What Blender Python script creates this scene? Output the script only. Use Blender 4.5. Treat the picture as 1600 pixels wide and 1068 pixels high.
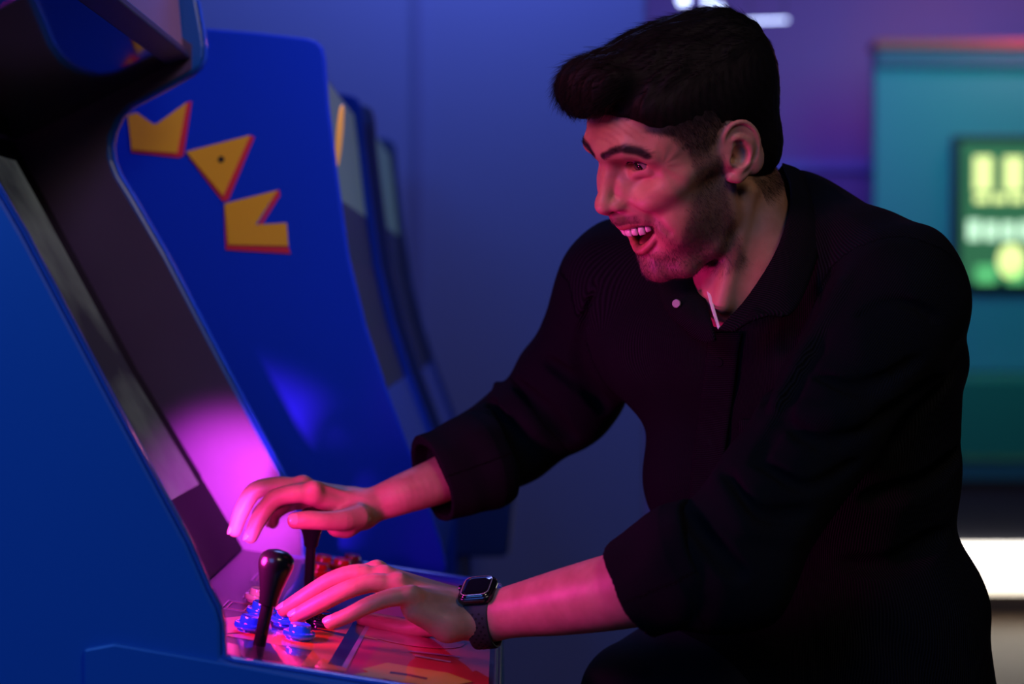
import bpy, bmesh, math, random
import numpy as np
from mathutils import Vector, Matrix

random.seed(7); RNG = np.random.default_rng(7)
SC = bpy.context.scene
COL = SC.collection
for _o in list(bpy.data.objects):
    bpy.data.objects.remove(_o)

# ------------------------------------------------------------------ camera
F = 2574.0                       # focal length in pixels of the 1600x1068 frame
CAMLOC = np.array([0.0, 0.0, 1.31])
_psi, _th = math.atan(15 / F), math.atan(50 / F)
FWD = np.array([math.sin(_psi) * math.cos(_th), math.cos(_psi) * math.cos(_th), -math.sin(_th)])
RGT = np.array([math.cos(_psi), -math.sin(_psi), 0.0])
UP = np.cross(RGT, FWD)
cam_d = bpy.data.cameras.new('camera'); cam = bpy.data.objects.new('camera', cam_d); COL.objects.link(cam)
cam_d.sensor_width = 36.0; cam_d.lens = F / 1600 * 36
cam.matrix_world = Matrix(((RGT[0], UP[0], -FWD[0], CAMLOC[0]), (RGT[1], UP[1], -FWD[1], CAMLOC[1]),
                           (RGT[2], UP[2], -FWD[2], CAMLOC[2]), (0, 0, 0, 1)))
cam_d.dof.use_dof = True; cam_d.dof.focus_distance = 1.72; cam_d.dof.aperture_fstop = 2.6
cam_d.clip_start = 0.05
SC.camera = cam

# ------------------------------------------------------------------ view, world, lights
vs = SC.view_settings
vs.view_transform = 'Standard'; vs.look = 'None'; vs.exposure = 0.0; vs.gamma = 1.0; vs.use_curve_mapping = False
world = bpy.data.worlds.new('world'); SC.world = world; world.use_nodes = True
world.node_tree.nodes['Background'].inputs[0].default_value = (0.25, 0.28, 0.6, 1)
world.node_tree.nodes['Background'].inputs[1].default_value = 0.05


def cam2w(p):
    p = np.asarray(p, float)
    return CAMLOC + p[..., 0:1] * RGT + p[..., 1:2] * FWD + p[..., 2:3] * UP


def C(px, py, D):
    """camera-frame point (x right, y forward, z up) seen at pixel px,py at depth D"""
    return np.array([(px - 800) / F * D, D, (534 - py) / F * D])


def PW(px, py, D):
    return cam2w(C(px, py, D))


def PY(px, py, Y):
    """world point on the plane y=Y behind pixel px,py"""
    d = RGT * (px - 800) / F + FWD + UP * (534 - py) / F
    return CAMLOC + d * (Y / d[1])


def light(name, kind, loc, energy, color, size=0.3, target=None, spot=None, blend=0.5, size_y=None):
    d = bpy.data.lights.new(name, kind); o = bpy.data.objects.new(name, d); COL.objects.link(o)
    d.energy = energy; d.color = color; o.location = loc
    if kind == 'AREA':
        d.shape = 'RECTANGLE' if size_y else 'SQUARE'; d.size = size
        if size_y: d.size_y = size_y
    else:
        d.shadow_soft_size = size
    if spot: d.spot_size = math.radians(spot); d.spot_blend = blend
    if target is not None:
        o.rotation_euler = (Vector(target) - Vector(loc)).to_track_quat('-Z', 'Y').to_euler()
    return o


def cl(px, py, D): return tuple(PW(px, py, D))


# magenta lamp low inside the machine, behind its near side panel: one cone on the far wall, one on the player
light('magenta_wall_spot', 'SPOT', cl(272, 880, 1.60), 40, (.95, .06, .95), .02, cl(358, 785, 2.13), 30, .85)
light('magenta_player_spot', 'SPOT', cl(235, 830, 1.57), 10, (1.0, .02, .46), .04, cl(800, 800, 1.80), 98, .5)
# red-pink key spot added for the face, unseen, outside the machine's near side
light('red_face_key', 'SPOT', cl(150, -150, 1.32), 20, (1.0, .12, .19), .15, cl(1040, 275, 1.72), 27, .9)
# weak warm white room light from above the camera
light('room_warm', 'AREA', (.75, .1, 2.7), 7.0, (1.0, .78, .58), .5, (.1, 1.8, 1.2))
# blue hall lights
light('hall_front', 'SPOT', (.60, 1.72, 2.85), 95, (.80, .48, 1.0), .25, cl(430, 260, 2.4), 34, .9)
light('hall_blue_wall', 'AREA', (.0, 3.62, 2.9), 15, (.26, .33, 1.0), .75, (-.2, 4.0, 1.4))
light('hall_blue_side', 'AREA', (-1.2, -.3, 2.3), 20, (.06, .26, 1.0), 1.2, (-.6, 2.2, 1.1))
light('hall_violet', 'AREA', (.9, 5.6, 2.8), 30, (.35, .22, 1.0), 1.2, (1.1, 7.6, 1.6))
light('booth_teal', 'AREA', (2.2, 5.9, 2.75), 9, (.04, .90, .66), .9, (2.3, 7.3, 1.6))
light('booth_pink', 'POINT', (2.35, 6.9, 2.75), 12, (1.0, .25, .45), .1)


# ------------------------------------------------------------------ materials
def mat(name, color=(.5, .5, .5), rough=.5, metal=0, coat=0, coat_rough=.05, emit=None, estr=1, spec=.5, sss=0, noise=None, bump=None, sheen=0):
    m = bpy.data.materials.new(name); m.use_nodes = True; nt = m.node_tree
    b = nt.nodes['Principled BSDF']
    b.inputs['Base Color'].default_value = (*color, 1); b.inputs['Roughness'].default_value = rough
    b.inputs['Metallic'].default_value = metal; b.inputs['Coat Weight'].default_value = coat
    b.inputs['Coat Roughness'].default_value = coat_rough; b.inputs['Specular IOR Level'].default_value = spec
    b.inputs['Sheen Weight'].default_value = sheen
    if sss:
        b.inputs['Subsurface Weight'].default_value = sss; b.inputs['Subsurface Scale'].default_value = .004
        b.inputs['Subsurface Radius'].default_value = (1, .35, .2)
    if emit:
        b.inputs['Emission Color'].default_value = (*emit, 1); b.inputs['Emission Strength'].default_value = estr
    if noise:   # (scale, color2)
        tc = nt.nodes.new('ShaderNodeTexCoord'); n = nt.nodes.new('ShaderNodeTexNoise'); n.inputs['Scale'].default_value = noise[0]
        n.inputs['Detail'].default_value = 6
        mx = nt.nodes.new('ShaderNodeMix'); mx.data_type = 'RGBA'
        mx.inputs[6].default_value = (*color, 1); mx.inputs[7].default_value = (*noise[1], 1)
        nt.links.new(tc.outputs['Object'], n.inputs['Vector']); nt.links.new(n.outputs['Fac'], mx.inputs[0])
        nt.links.new(mx.outputs[2], b.inputs['Base Color'])
    if bump:    # (scale, strength)
        tc = nt.nodes.new('ShaderNodeTexCoord'); n = nt.nodes.new('ShaderNodeTexNoise'); n.inputs['Scale'].default_value = bump[0]
        n.inputs['Detail'].default_value = 4
        bp = nt.nodes.new('ShaderNodeBump'); bp.inputs['Strength'].default_value = bump[1]; bp.inputs['Distance'].default_value = .002
        nt.links.new(tc.outputs['Object'], n.inputs['Vector']); nt.links.new(n.outputs['Fac'], bp.inputs['Height'])
        nt.links.new(bp.outputs[0], b.inputs['Normal'])
    return m


# ------------------------------------------------------------------ object helpers (all vertex data handed over in WORLD coordinates)
def tag(o, label=None, cat=None, group=None, kind=None):
    if label: o['label'] = label
    if cat: o['category'] = cat
    if group: o['group'] = group
    if kind: o['kind'] = kind
    return o


def empty(name, loc, label, cat, group=None):
    o = bpy.data.objects.new(name, None); COL.objects.link(o); o.location = loc
    o.empty_display_size = .05
    return tag(o, label, cat, group)


def origin_of(parent):
    v = Vector((0, 0, 0))
    while parent is not None:
        v = v + parent.location; parent = parent.parent
    return v


def mk(name, verts, faces, m, parent=None, smooth=True, label=None, kind=None, loc=None, attrs=None):
    """link ONE mesh object; verts in world space; the origin goes to loc or the parent's origin"""
    verts = np.asarray(verts, np.float32).reshape(-1, 3)
    o0 = np.array(loc, np.float32) if loc is not None else (np.array(origin_of(parent), np.float32) if parent else verts.mean(0))
    me = bpy.data.meshes.new(name)
    if isinstance(faces, np.ndarray):
        n = faces.shape[1]; nf = len(faces)
        me.vertices.add(len(verts)); me.vertices.foreach_set('co', (verts - o0).ravel())
        me.loops.add(nf * n); me.loops.foreach_set('vertex_index', faces.astype(np.int32).ravel())
        me.polygons.add(nf); me.polygons.foreach_set('loop_start', np.arange(0, nf * n, n, dtype=np.int32))
        me.update(calc_edges=True)
    else:
        me.from_pydata((verts - o0).tolist(), [], faces); me.update()
    me.polygons.foreach_set('use_smooth', [bool(smooth)] * len(me.polygons))
    if isinstance(m, (list, tuple)):
        for q in m: me.materials.append(q)
    else: me.materials.append(m)
    if attrs:
        for k, v in attrs.items():
            v = np.asarray(v, np.float32)
            if v.ndim == 1:
                a = me.attributes.new(k, 'FLOAT', 'POINT'); a.data.foreach_set('value', v)
            else:
                a = me.attributes.new(k, 'FLOAT_VECTOR', 'POINT'); a.data.foreach_set('vector', v.ravel())
    o = bpy.data.objects.new(name, me); COL.objects.link(o)
    if parent is not None:
        o.parent = parent; o.location = Vector(o0.tolist()) - origin_of(parent)
    else: o.location = Vector(o0.tolist())
    return tag(o, label, None, None, kind)


def bevel(o, w, seg=2, angle=40):
    md = o.modifiers.new('bevel', 'BEVEL'); md.width = w; md.segments = seg; md.limit_method = 'ANGLE'; md.angle_limit = math.radians(angle)
    return o


def box(name, lo, hi, m, parent=None, bev=0, **k):
    x0, y0, z0 = lo; x1, y1, z1 = hi
    v = [(x0, y0, z0), (x1, y0, z0), (x1, y1, z0), (x0, y1, z0), (x0, y0, z1), (x1, y0, z1), (x1, y1, z1), (x0, y1, z1)]
    f = [(0, 3, 2, 1), (4, 5, 6, 7), (0, 1, 5, 4), (1, 2, 6, 5), (2, 3, 7, 6), (3, 0, 4, 7)]
    o = mk(name, v, f, m, parent, smooth=False, **k)
    if bev: bevel(o, bev)
    return o


def extrude(name, poly, off, m, parent=None, bev=0, smooth=False, **k):
    """closed polygon (list of 3-D world points) pushed along vector off"""
    poly = [np.asarray(p, float) for p in poly]; n = len(poly); off = np.asarray(off, float)
    nrm = np.zeros(3)
    for i in range(n): nrm += np.cross(poly[i] - poly[0], poly[(i + 1) % n] - poly[0])
    if np.dot(nrm, off) > 0: poly = poly[::-1]
    v = poly + [p + off for p in poly]
    f = [tuple(range(n)), tuple(range(2 * n - 1, n - 1, -1))] + [(i, i + n, (i + 1) % n + n, (i + 1) % n) for i in range(n)]
    o = mk(name, v, f, m, parent, smooth=smooth, **k)
    if bev: bevel(o, bev)
    return o


def lathe(name, prof, base, axis, m, parent=None, seg=28, smooth=True, scale=(1, 1), **k):
    """prof: list of (radius, height) along axis from base"""
    base = np.asarray(base, float); ax = np.asarray(axis, float); ax /= np.linalg.norm(ax)
    u = np.cross(ax, [0, 1, 0] if abs(ax[1]) < .9 else [1, 0, 0]); u /= np.linalg.norm(u); w = np.cross(ax, u)
    v, f = [], []
    for r, h in prof:
        for i in range(seg):
            a = 2 * math.pi * i / seg
            v.append(base + ax * h + (u * math.cos(a) * scale[0] + w * math.sin(a) * scale[1]) * r)
    for j in range(len(prof) - 1):
        for i in range(seg):
            f.append((j * seg + i, j * seg + (i + 1) % seg, (j + 1) * seg + (i + 1) % seg, (j + 1) * seg + i))
    f.append(tuple(range(seg - 1, -1, -1))); f.append(tuple(range((len(prof) - 1) * seg, len(prof) * seg)))
    o = mk(name, v, f, m, parent, smooth=smooth, **k)
    if smooth:
        try: o.data.set_sharp_from_angle(angle=math.radians(50))
        except Exception: pass
    return o


def spline(pts, n):
    """Catmull-Rom through pts"""
    P = [np.asarray(p, float) for p in pts]; P = [2 * P[0] - P[1]] + P + [2 * P[-1] - P[-2]]
    out = []
    m = len(P) - 3
    for t in np.linspace(0, m, n):
        i = min(int(t), m - 1); u = t - i; a, b, c, d = P[i:i + 4]
        out.append(.5 * ((2 * b) + (c - a) * u + (2 * a - 5 * b + 4 * c - d) * u * u + (3 * b - a - 3 * c + d) * u ** 3))
    return out


# ------------------------------------------------------------------ implicit sculpting (smooth unions meshed with surface nets)
class Field:
    def __init__(self): self.ops = []

    def _add(self, fn, c, r, k, mode): self.ops.append((fn, np.asarray(c, np.float32), float(r), float(k), mode))

    def cone(self, a, b, ra, rb, k=.01, mode='+', flat=None):
        a = np.asarray(a, np.float32); b = np.asarray(b, np.float32); ab = b - a; L2 = float(ab @ ab) + 1e-12

        def fn(p):
            t = np.clip(((p - a) @ ab) / L2, 0, 1)
            q = p - a - t[:, None] * ab
            return np.sqrt((q * q).sum(1)) - (ra + (rb - ra) * t)
        self._add(fn, (a + b) / 2, math.sqrt(L2) / 2 + max(ra, rb), k, mode); return self

    def chain(self, pts, k=.006, mode='+'):
        for (a, ra), (b, rb) in zip(pts[:-1], pts[1:]): self.cone(a, b, ra, rb, k, mode)
        return self

    def ell(self, c, r, k=.01, R=None, mode='+'):
        c = np.asarray(c, np.float32); r = np.asarray(r, np.float32); Rm = None if R is None else np.asarray(R, np.float32)

        def fn(p):
            q = p - c
            if Rm is not None: q = q @ Rm
            k0 = np.sqrt(((q / r) ** 2).sum(1)); k1 = np.sqrt(((q / (r * r)) ** 2).sum(1)) + 1e-9
            return k0 * (k0 - 1) / k1
        self._add(fn, c, r.max(), k, mode); return self

    def disp(self, fn, c, r): self._add(fn, c, r, 0, 'd'); return self

    def prep(self):
        self.cc = np.array([o[1] for o in self.ops]); self.rr = np.array([o[2] + o[3] for o in self.ops])

    def near(self, lo, hi, pad, sub=None):
        cc, rr = (self.cc, self.rr) if sub is None else (self.cc[sub], self.rr[sub])
        q = np.clip(cc, lo, hi) - cc
        m = np.nonzero((q * q).sum(1) < (rr + pad) ** 2)[0]
        return m if sub is None else sub[m]

    def tube(self, pts, k0=.008, k=.0012, n=4, mode='+'):
        """smooth limb through (point, radius) stations"""
        S = np.array(spline([np.append(p, r) for p, r in pts], (len(pts) - 1) * n + 1), np.float32)
        spans = [(S[:n + 1], k0), (S[n - 1:2 * n + 1], k)] + [(S[i:i + n + 1], 0) for i in range(2 * n, len(S) - 1, n)]
        for part, kk in spans:
            c = (part[:, :3].min(0) + part[:, :3].max(0)) / 2
            R = float(np.max(np.linalg.norm(part[:, :3] - c, axis=1) + part[:, 3]))

            def fn(p, part=part):
                d = None
                for a, b in zip(part[:-1], part[1:]):
                    ab = b[:3] - a[:3]; L2 = float(ab @ ab) + 1e-12; t = np.clip(((p - a[:3]) @ ab) / L2, 0, 1)
                    q = p - a[:3] - t[:, None] * ab; e = np.sqrt((q * q).sum(1)) - (a[3] + (b[3] - a[3]) * t)
                    d = e if d is None else np.minimum(d, e)
                return d
            self._add(fn, c, R, kk, mode)
        return self

    def eval(self, p, ops):
        d = np.full(len(p), .05, np.float32)
        for fn, c, r, k, mode in ops:
            if mode == 'd': d = d + fn(p); continue
            e = fn(p)
            if mode == '+':
                if k > 0:
                    h = np.clip(.5 + .5 * (d - e) / k, 0, 1); d = d + (e - d) * h - k * h * (1 - h)
                else: d = np.minimum(d, e)
            elif mode == '-':
                if k > 0:
                    h = np.clip(.5 - .5 * (d + e) / k, 0, 1); d = d + (-e - d) * h + k * h * (1 - h)
                else: d = np.maximum(d, -e)
            elif mode == '&': d = np.maximum(d, e)
        return d

    def mesh(self, h, n=20, pad=.012):
        lo = np.min([o[1] - o[2] for o in self.ops if o[4] == '+'], 0) - .01
        hi = np.max([o[1] + o[2] for o in self.ops if o[4] == '+'], 0) + .01
        B = n * h; nb = np.ceil((hi - lo) / B).astype(int)
        KV, VV, QQ = [], [], []
        g = np.arange(n + 2)
        G = np.stack(np.meshgrid(g, g, g, indexing='ij'), -1).reshape(-1, 3).astype(np.float32) * h
        N2 = n + 2
        self.prep()
        for bx in range(nb[0]):
            lx_ = np.array([lo[0] + bx * B, lo[1], lo[2]]); hx_ = np.array([lo[0] + (bx + 1) * B, hi[1], hi[2]])
            sx_ = self.near(lx_, hx_, pad)
            for by in range(nb[1]):
                ly_ = lx_.copy(); ly_[1] = lo[1] + by * B; hy_ = hx_.copy(); hy_[1] = lo[1] + (by + 1) * B
                sy_ = self.near(ly_, hy_, pad, sx_)
                if not len(sy_): continue
                for bz in range(nb[2]):
                    b0 = lo + np.array([bx, by, bz]) * B
                    ids = self.near(b0, b0 + B + h, pad, sy_)
                    ops = [self.ops[i] for i in ids]
                    if not any(o[4] == '+' for o in ops): continue
                    cen = (b0 + B / 2)[None].astype(np.float32)
                    dc = self.eval(cen, ops)[0]
                    if abs(dc) > B * 1.9 + .004: continue
                    D = self.eval((G + b0).astype(np.float32), ops).reshape(N2, N2, N2)
                    s = D < 0
                    if s.all() or not s.any(): continue
                    c = n + 1
                    acc = np.zeros((c, c, c, 3), np.float32); cnt = np.zeros((c, c, c), np.float32)
                    for ax in range(3):
                        sl0 = [slice(None)] * 3; sl1 = [slice(None)] * 3; sl0[ax] = slice(0, -1); sl1[ax] = slice(1, None)
                        d0 = D[tuple(sl0)]; d1 = D[tuple(sl1)]
                        cr = (d0 < 0) != (d1 < 0)
                        t = np.where(cr, d0 / np.where(cr, d0 - d1, 1), 0)
                        o1, o2 = [a for a in range(3) if a != ax]
                        for u in (0, 1):
                            for w in (0, 1):
                                # cell (i,j,k) has this edge at offset u along o1 and w along o2
                                sl = [slice(None)] * 3
                                sl[ax] = slice(0, c); sl[o1] = slice(u, u + c); sl[o2] = slice(w, w + c)
                                m = cr[tuple(sl)]; tt = t[tuple(sl)]
                                cnt += m
                                acc[..., ax] += tt * m
                                if u: acc[..., o1] += m
                                if w: acc[..., o2] += m
                    act = cnt > 0
                    idx = np.argwhere(act)
                    pos = acc[act] / cnt[act][:, None] + idx
                    base = np.array([bx, by, bz]) * n
                    gk = idx + base
                    key = (gk[:, 0].astype(np.int64) * 100003 + gk[:, 1]) * 100003 + gk[:, 2]
                    KV.append(key); VV.append(pos * h + b0)
                    off = base
                    for ax in range(3):
                        o1, o2 = [(1, 2), (2, 0), (0, 1)][ax]
                        sl0 = [slice(1, n + 1)] * 3; sl1 = [slice(1, n + 1)] * 3
                        sl0[ax] = slice(0, n); sl1[ax] = slice(1, n + 1)
                        a = s[tuple(sl0)]; b = s[tuple(sl1)]
                        e = np.argwhere(a != b)
                        if not len(e): continue
                        flip = a[a != b]
                        cell = e + 1; cell[:, ax] -= 1
                        cell = cell + off
                        q = []
                        for du, dw in ((0, 0), (1, 0), (1, 1), (0, 1)):
                            cc = cell.copy(); cc[:, o1] -= du; cc[:, o2] -= dw
                            q.append((cc[:, 0].astype(np.int64) * 100003 + cc[:, 1]) * 100003 + cc[:, 2])
                        q = np.stack(q, 1)
                        q[~flip] = q[~flip][:, ::-1]
                        QQ.append(q)
        KV = np.concatenate(KV); VV = np.concatenate(VV); QQ = np.concatenate(QQ)
        uk, first = np.unique(KV, return_index=True)
        V = VV[first]; Q = np.searchsorted(uk, QQ)
        Q = np.clip(Q, 0, len(uk) - 1)
        ok = (uk[Q] == QQ).all(1); Q = Q[ok]
        used, inv = np.unique(Q, return_inverse=True)
        return V[used].astype(np.float32), inv.reshape(-1, 4)


def relax(V, Q, it=2, f=.5):
    """even out the marks of the sampling grid"""
    E = np.concatenate([Q[:, [0, 1]], Q[:, [1, 2]], Q[:, [2, 3]], Q[:, [3, 0]]]); n = len(V); deg = np.bincount(E.ravel(), minlength=n)[:, None] + 1e-9
    V = V.astype(np.float64)
    for _ in range(it):
        A = np.stack([np.bincount(E[:, 0], V[E[:, 1], c], n) + np.bincount(E[:, 1], V[E[:, 0], c], n) for c in range(3)], 1) / deg
        V = V + f * (A - V)
    return V.astype(np.float32)


def sstep(a, b, x):
    t = np.clip((x - a) / (b - a), 0, 1); return t * t * (3 - 2 * t)

# ================================================================== SETTING
M_wall = mat('hall_wall_paint', (.22, .27, .62), .75, noise=(.8, (.19, .25, .58)), bump=(60, .08))
M_floor = mat('floor_boards', (.045, .026, .013), .45, noise=(6, (.16, .095, .05)), spec=.25)
M_ceil = mat('ceiling_paint', (.12, .12, .16), .8)


def struct(o): o['kind'] = 'structure'; return o


struct(box('floor', (-4, -2, -.06), (5, 8.2, 0), M_floor))
struct(box('ceiling', (-4, -2, 3.0), (5, 8.2, 3.06), M_ceil))
XW = PY(1010, 500, 4.0)[0]
struct(box('wall_left', (-4, 4.0, 0), (XW, 4.12, 3.0), M_wall, bev=.01))
struct(box('wall_back', (XW - .3, 8.0, 0), (5, 8.15, 3.0), mat('back_wall_paint', (.13, .15, .60), .6, noise=(1.3, (.30, .16, .42)))))
struct(box('wall_right', (4.9, -2, 0), (5, 8.2, 3.0), M_wall))
struct(box('wall_west', (-4.1, -2, 0), (-4, 8.2, 3.0), M_wall))
struct(box('wall_behind', (-4, -2.1, 0), (5, -2, 3.0), mat('rear_wall_paint', (.10, .10, .13), .8)))
xs = PY(652, 500, 3.99)[0]
struct(box('trim_1', (xs - .012, 3.992, 0), (xs + .012, 4.004, 3.0), mat('wall_joint', (.17, .21, .52), .7)))
for i, (z0, z1) in enumerate(((1.98, 2.03), (1.55, 1.58))):
    struct(box('trim_%d' % (i + 2), (XW + .02, 7.95, z0), (2.2, 8.0, z1), mat('wall_rail', (.18, .22, .75), .5)))

# ------------------------------------------------------------------ booth at the far right
Yb = 7.2
bx0 = PY(1366, 500, Yb)[0]; bx1 = bx0 + 2.0
zb = lambda py: PY(1400, py, Yb)[2]
booth = empty('bar_booth', (bx0 + 1, Yb, 0), 'teal panelled booth with green padded front and white glowing base', 'booth')
M_teal = mat('teal_panel', (.05, .40, .36), .5, noise=(1.2, (.05, .32, .34)))
M_green = mat('green_padding', (.01, .22, .13), .5); M_dark = mat('dark_plinth', (.02, .02, .03), .5)
box('back_panel', (bx0, Yb, zb(580)), (bx1, Yb + .08, zb(78)), M_teal, booth, bev=.006)
box('top_fascia', (bx0, Yb - .03, zb(106)), (bx1, Yb + .02, zb(78)), mat('teal_fascia', (.05, .16, .22), .5), booth, bev=.004)
box('top_trim', (bx0 - .01, Yb - .05, zb(78)), (bx1, Yb + .10, zb(64)), mat('red_trim', (.42, .06, .07), .4), booth, bev=.004)
box('counter_front', (bx0 + .02, Yb - .22, zb(715)), (bx1, Yb + .05, zb(582)), M_green, booth, bev=.03)
box('counter_shelf', (bx0 + .02, Yb - .20, zb(742)), (bx1, Yb + .05, zb(715)), mat('teal_shelf', (.02, .12, .14), .5), booth)
box('plinth', (bx0 + .04, Yb - .16, zb(842)), (bx1, Yb + .05, zb(742)), M_dark, booth)
M_led = mat('led_white', (.9, .8, .7), .5, emit=(1.0, .92, .80), estr=5)
M_led2 = mat('led_warm', (.9, .7, .5), .5, emit=(1.0, .88, .68), estr=2.6)
box('led_tube', (bx0 + .04, Yb - .20, zb(872)), (bx1, Yb - .12, zb(844)), M_led, booth, bev=.01)
box('led_rail', (bx0 + .04, Yb - .19, zb(877)), (bx1, Yb - .10, zb(872)), mat('led_rail', (.35, .2, .1), .5), booth)
box('led_diffuser', (bx0 + .04, Yb - .16, .095), (bx1, Yb - .08, zb(877)), M_led2, booth, bev=.01)
box('booth_base', (bx0 + .04, Yb - .15, 0), (bx1, Yb + .05, .094), mat('wood_base', (.10, .065, .035), .6), booth)
box('booth_core', (bx0 + .04, Yb - .07, .094), (bx1, Yb + .05, zb(842)), M_dark, booth)
# backlit display board on the teal panel
dx0, dx1 = PY(1484, 500, Yb)[0], PY(1484, 500, Yb)[0] + .78
dz1, dz0 = zb(213), zb(452)
disp = empty('display_board', ((dx0 + dx1) / 2, Yb - .03, dz0), 'backlit yellow-green display board in dark frame on the teal panel', 'display')
M_frame = mat('display_frame', (.02, .06, .05), .4)
box('display_backing', (dx0, Yb - .05, dz0), (dx1, Yb - .004, dz1), M_frame, disp, bev=.006)
M_dgreen = mat('display_screen', (.02, .05, .03), .3, emit=(.03, .14, .06), estr=1.0)
box('display_screen', (dx0 + .035, Yb - .058, dz0 + .035), (dx1 - .035, Yb - .05, dz1 - .035), M_dgreen, disp)
M_y = mat('display_yellow', (.3, .3, .1), .4, emit=(.52, .62, .22), estr=2.0); M_pale = mat('display_pale', (.3, .35, .3), .4, emit=(.45, .70, .45), estr=1.6)
M_g = mat('display_green', (.1, .3, .1), .4, emit=(.10, .50, .16), estr=1.0)
rr_ = random.Random(3)


def glyph(x0, x1, py0, py1, m, n):
    """row of simple upright strokes standing for the board's unreadable lettering"""
    w = (x1 - x0) / n
    for i in range(n):
        a = x0 + w * i + w * .12
        box('letter_stroke', (a, Yb - .062, zb(py1)), (a + w * rr_.uniform(.55, .8), Yb - .058, zb(py0 + rr_.uniform(0, (py1 - py0) * .18))), m, disp, bev=.006)


glyph(dx0 + .07, dx1 - .06, 240, 300, M_y, 5)
glyph(dx0 + .08, dx1 - .08, 304, 318, M_y, 8)
glyph(dx0 + .05, dx1 - .06, 342, 376, M_pale, 9)
glyph(dx0 + .08, dx1 - .30, 412, 444, M_g, 3)
lathe('round_badge', [(.075, 0), (.075, .006), (.0001, .006)], ((dx0 + dx1) / 2 - .14, Yb - .056, zb(408)), (0, -1, 0), M_y, disp, seg=20, scale=(1, .8))

# hanging bulbs high in the hall
M_bulb = mat('bulb_glow', (1, 1, 1), .3, emit=(.55, .68, 1.0), estr=4)
M_cord_b = mat('lamp_cord', (.02, .02, .02), .6)
for px, py, Y, r, lab in ((1068, 0, 6.4, .022, 'leftmost small white bulb hanging high behind his hair'), (1106, 4, 6.6, .018, 'middle small white bulb hanging high behind his hair'),
                          (1122, 14, 6.8, .020, 'lower right small white bulb hanging high behind his hair')):
    p = PY(px, py, Y); b_ = empty('hanging_bulb', (p[0], p[1], p[2]), lab, 'lamp', 'small bulbs hanging above the hall')
    sphere_prof = [(r * math.sin(a), -r * math.cos(a)) for a in np.linspace(.05, math.pi - .05, 10)]
    lathe('bulb', sphere_prof, p, (0, 0, 1), M_bulb, b_, seg=16)
    lathe('cord', [(.003, 0), (.003, 3.0 - p[2] - r)], p + [0, 0, r], (0, 0, 1), M_cord_b, b_, seg=8)
    lathe('socket', [(.012, 0), (.012, .03), (.004, .035)], p + [0, 0, r * .8], (0, 0, 1), M_cord_b, b_, seg=12)
p = PY(1198, 33, 6.6)
tl = empty('hanging_tube_lamp', tuple(p), 'slim white tube lamp hanging to the right of his hair', 'lamp')
lathe('tube', [(.003, 0), (.004, .004), (.004, .16), (.003, .164)], p - [.08, 0, 0], (1, 0, .03), M_bulb, tl, seg=12)
for dx in (-.07, .07): lathe('cord', [(.002, 0), (.002, 3.0 - p[2])], p + [dx, 0, 0], (0, 0, 1), M_cord_b, tl, seg=6)

# ------------------------------------------------------------------ the arcade machine he plays
M_blue = mat('blue_cabinet_laminate', (.008, .13, .52), .32, coat=.3, coat_rough=.25)
M_edge = mat('blue_edge_molding', (.02, .12, .75), .15, coat=.6)
M_liner = mat('inner_side_laminate', (.075, .055, .12), .42, noise=(9, (.105, .075, .16)), bump=(30, .05))
M_black = mat('black_bezel', (.010, .010, .013), .30); M_gloss = mat('gloss_black_panel', (.006, .006, .012), .10, coat=.6)
M_ret = mat('marquee_retainer', (.03, .02, .04), .4)
YN0, YN1, YF0, YF1 = 1.490, 1.508, 2.130, 2.148
PF = lambda px, py: PY(px, py, YF0)
prof_px = [(280, -150), (296, -60), (307, 0), (316, 50), (319, 72), (318, 90), (311, 104), (298, 115), (270, 130), (235, 148), (205, 164), (188, 181), (177, 205), (173, 228), (176, 250), (186, 275),
           (205, 305), (260, 400), (350, 571), (440, 739), (462, 790), (473, 812), (477, 828), (478, 864), (490, 869), (640, 893), (770, 913), (780, 918), (785, 928)]
prof = [PF(*q) for q in prof_px]
Xf = prof[-1][0]; Xb = prof[0][0] - .78
ztop = prof[0][2]


def side_poly(Y):
    P = [np.array([p[0], Y, p[2]]) for p in prof]
    P += [np.array([Xf + .002, Y, z]) for z in (.80, .73)] + [np.array([Xf - .03, Y, .70]), np.array([Xf - .13, Y, .66]), np.array([Xf - .15, Y, .60]), np.array([Xf - .15, Y, .02])]
    P += [np.array([Xb, Y, .02]), np.array([Xb, Y, ztop - .1]), np.array([Xb + .08, Y, ztop + .05]), np.array([prof[0][0] - .02, Y, ztop + .05])]
    return P


cab = empty('arcade_cabinet', ((Xf + Xb) / 2, 1.82, 0), 'blue arcade machine the man is playing, open side towards him', 'arcade machine')
extrude('side_panel', side_poly(YN0), (0, YN1 - YN0, 0), M_blue, cab, bev=.004)
extrude('side_panel', side_poly(YF0), (0, YF1 - YF0, 0), M_blue, cab, bev=.004)


def molding(Y0, Y1, par, pts, m=None):
    """thin rounded strip along the front edge of a side panel"""
    v, f = [], []
    n = len(pts)
    for i, p in enumerate(pts):
        a = pts[max(i - 1, 0)]; b = pts[min(i + 1, n - 1)]; t = b - a; nn = np.array([-t[2], 0, t[0]]); nn /= np.linalg.norm(nn)
        nn = -nn if nn[0] * 0 + (nn @ np.array([1, 0, .3])) < 0 else nn
        for q in range(6):
            an = math.pi * q / 5
            v.append([p[0] + nn[0] * (.003 * math.sin(an) + .0005), Y0 + (Y1 - Y0) * (.5 - .5 * math.cos(an)), p[2] + nn[2] * (.003 * math.sin(an) + .0005)])
    for i in range(n - 1):
        for q in range(5): f.append((i * 6 + q, i * 6 + 6 + q, i * 6 + 7 + q, i * 6 + q + 1))
    return mk('edge_molding', v, f, m or M_edge, par)


molding(YF0, YF1, cab, prof[2:]); molding(YN0, YN1, cab, [np.array([p[0], YN0, p[2]]) for p in prof[2:]])
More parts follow.
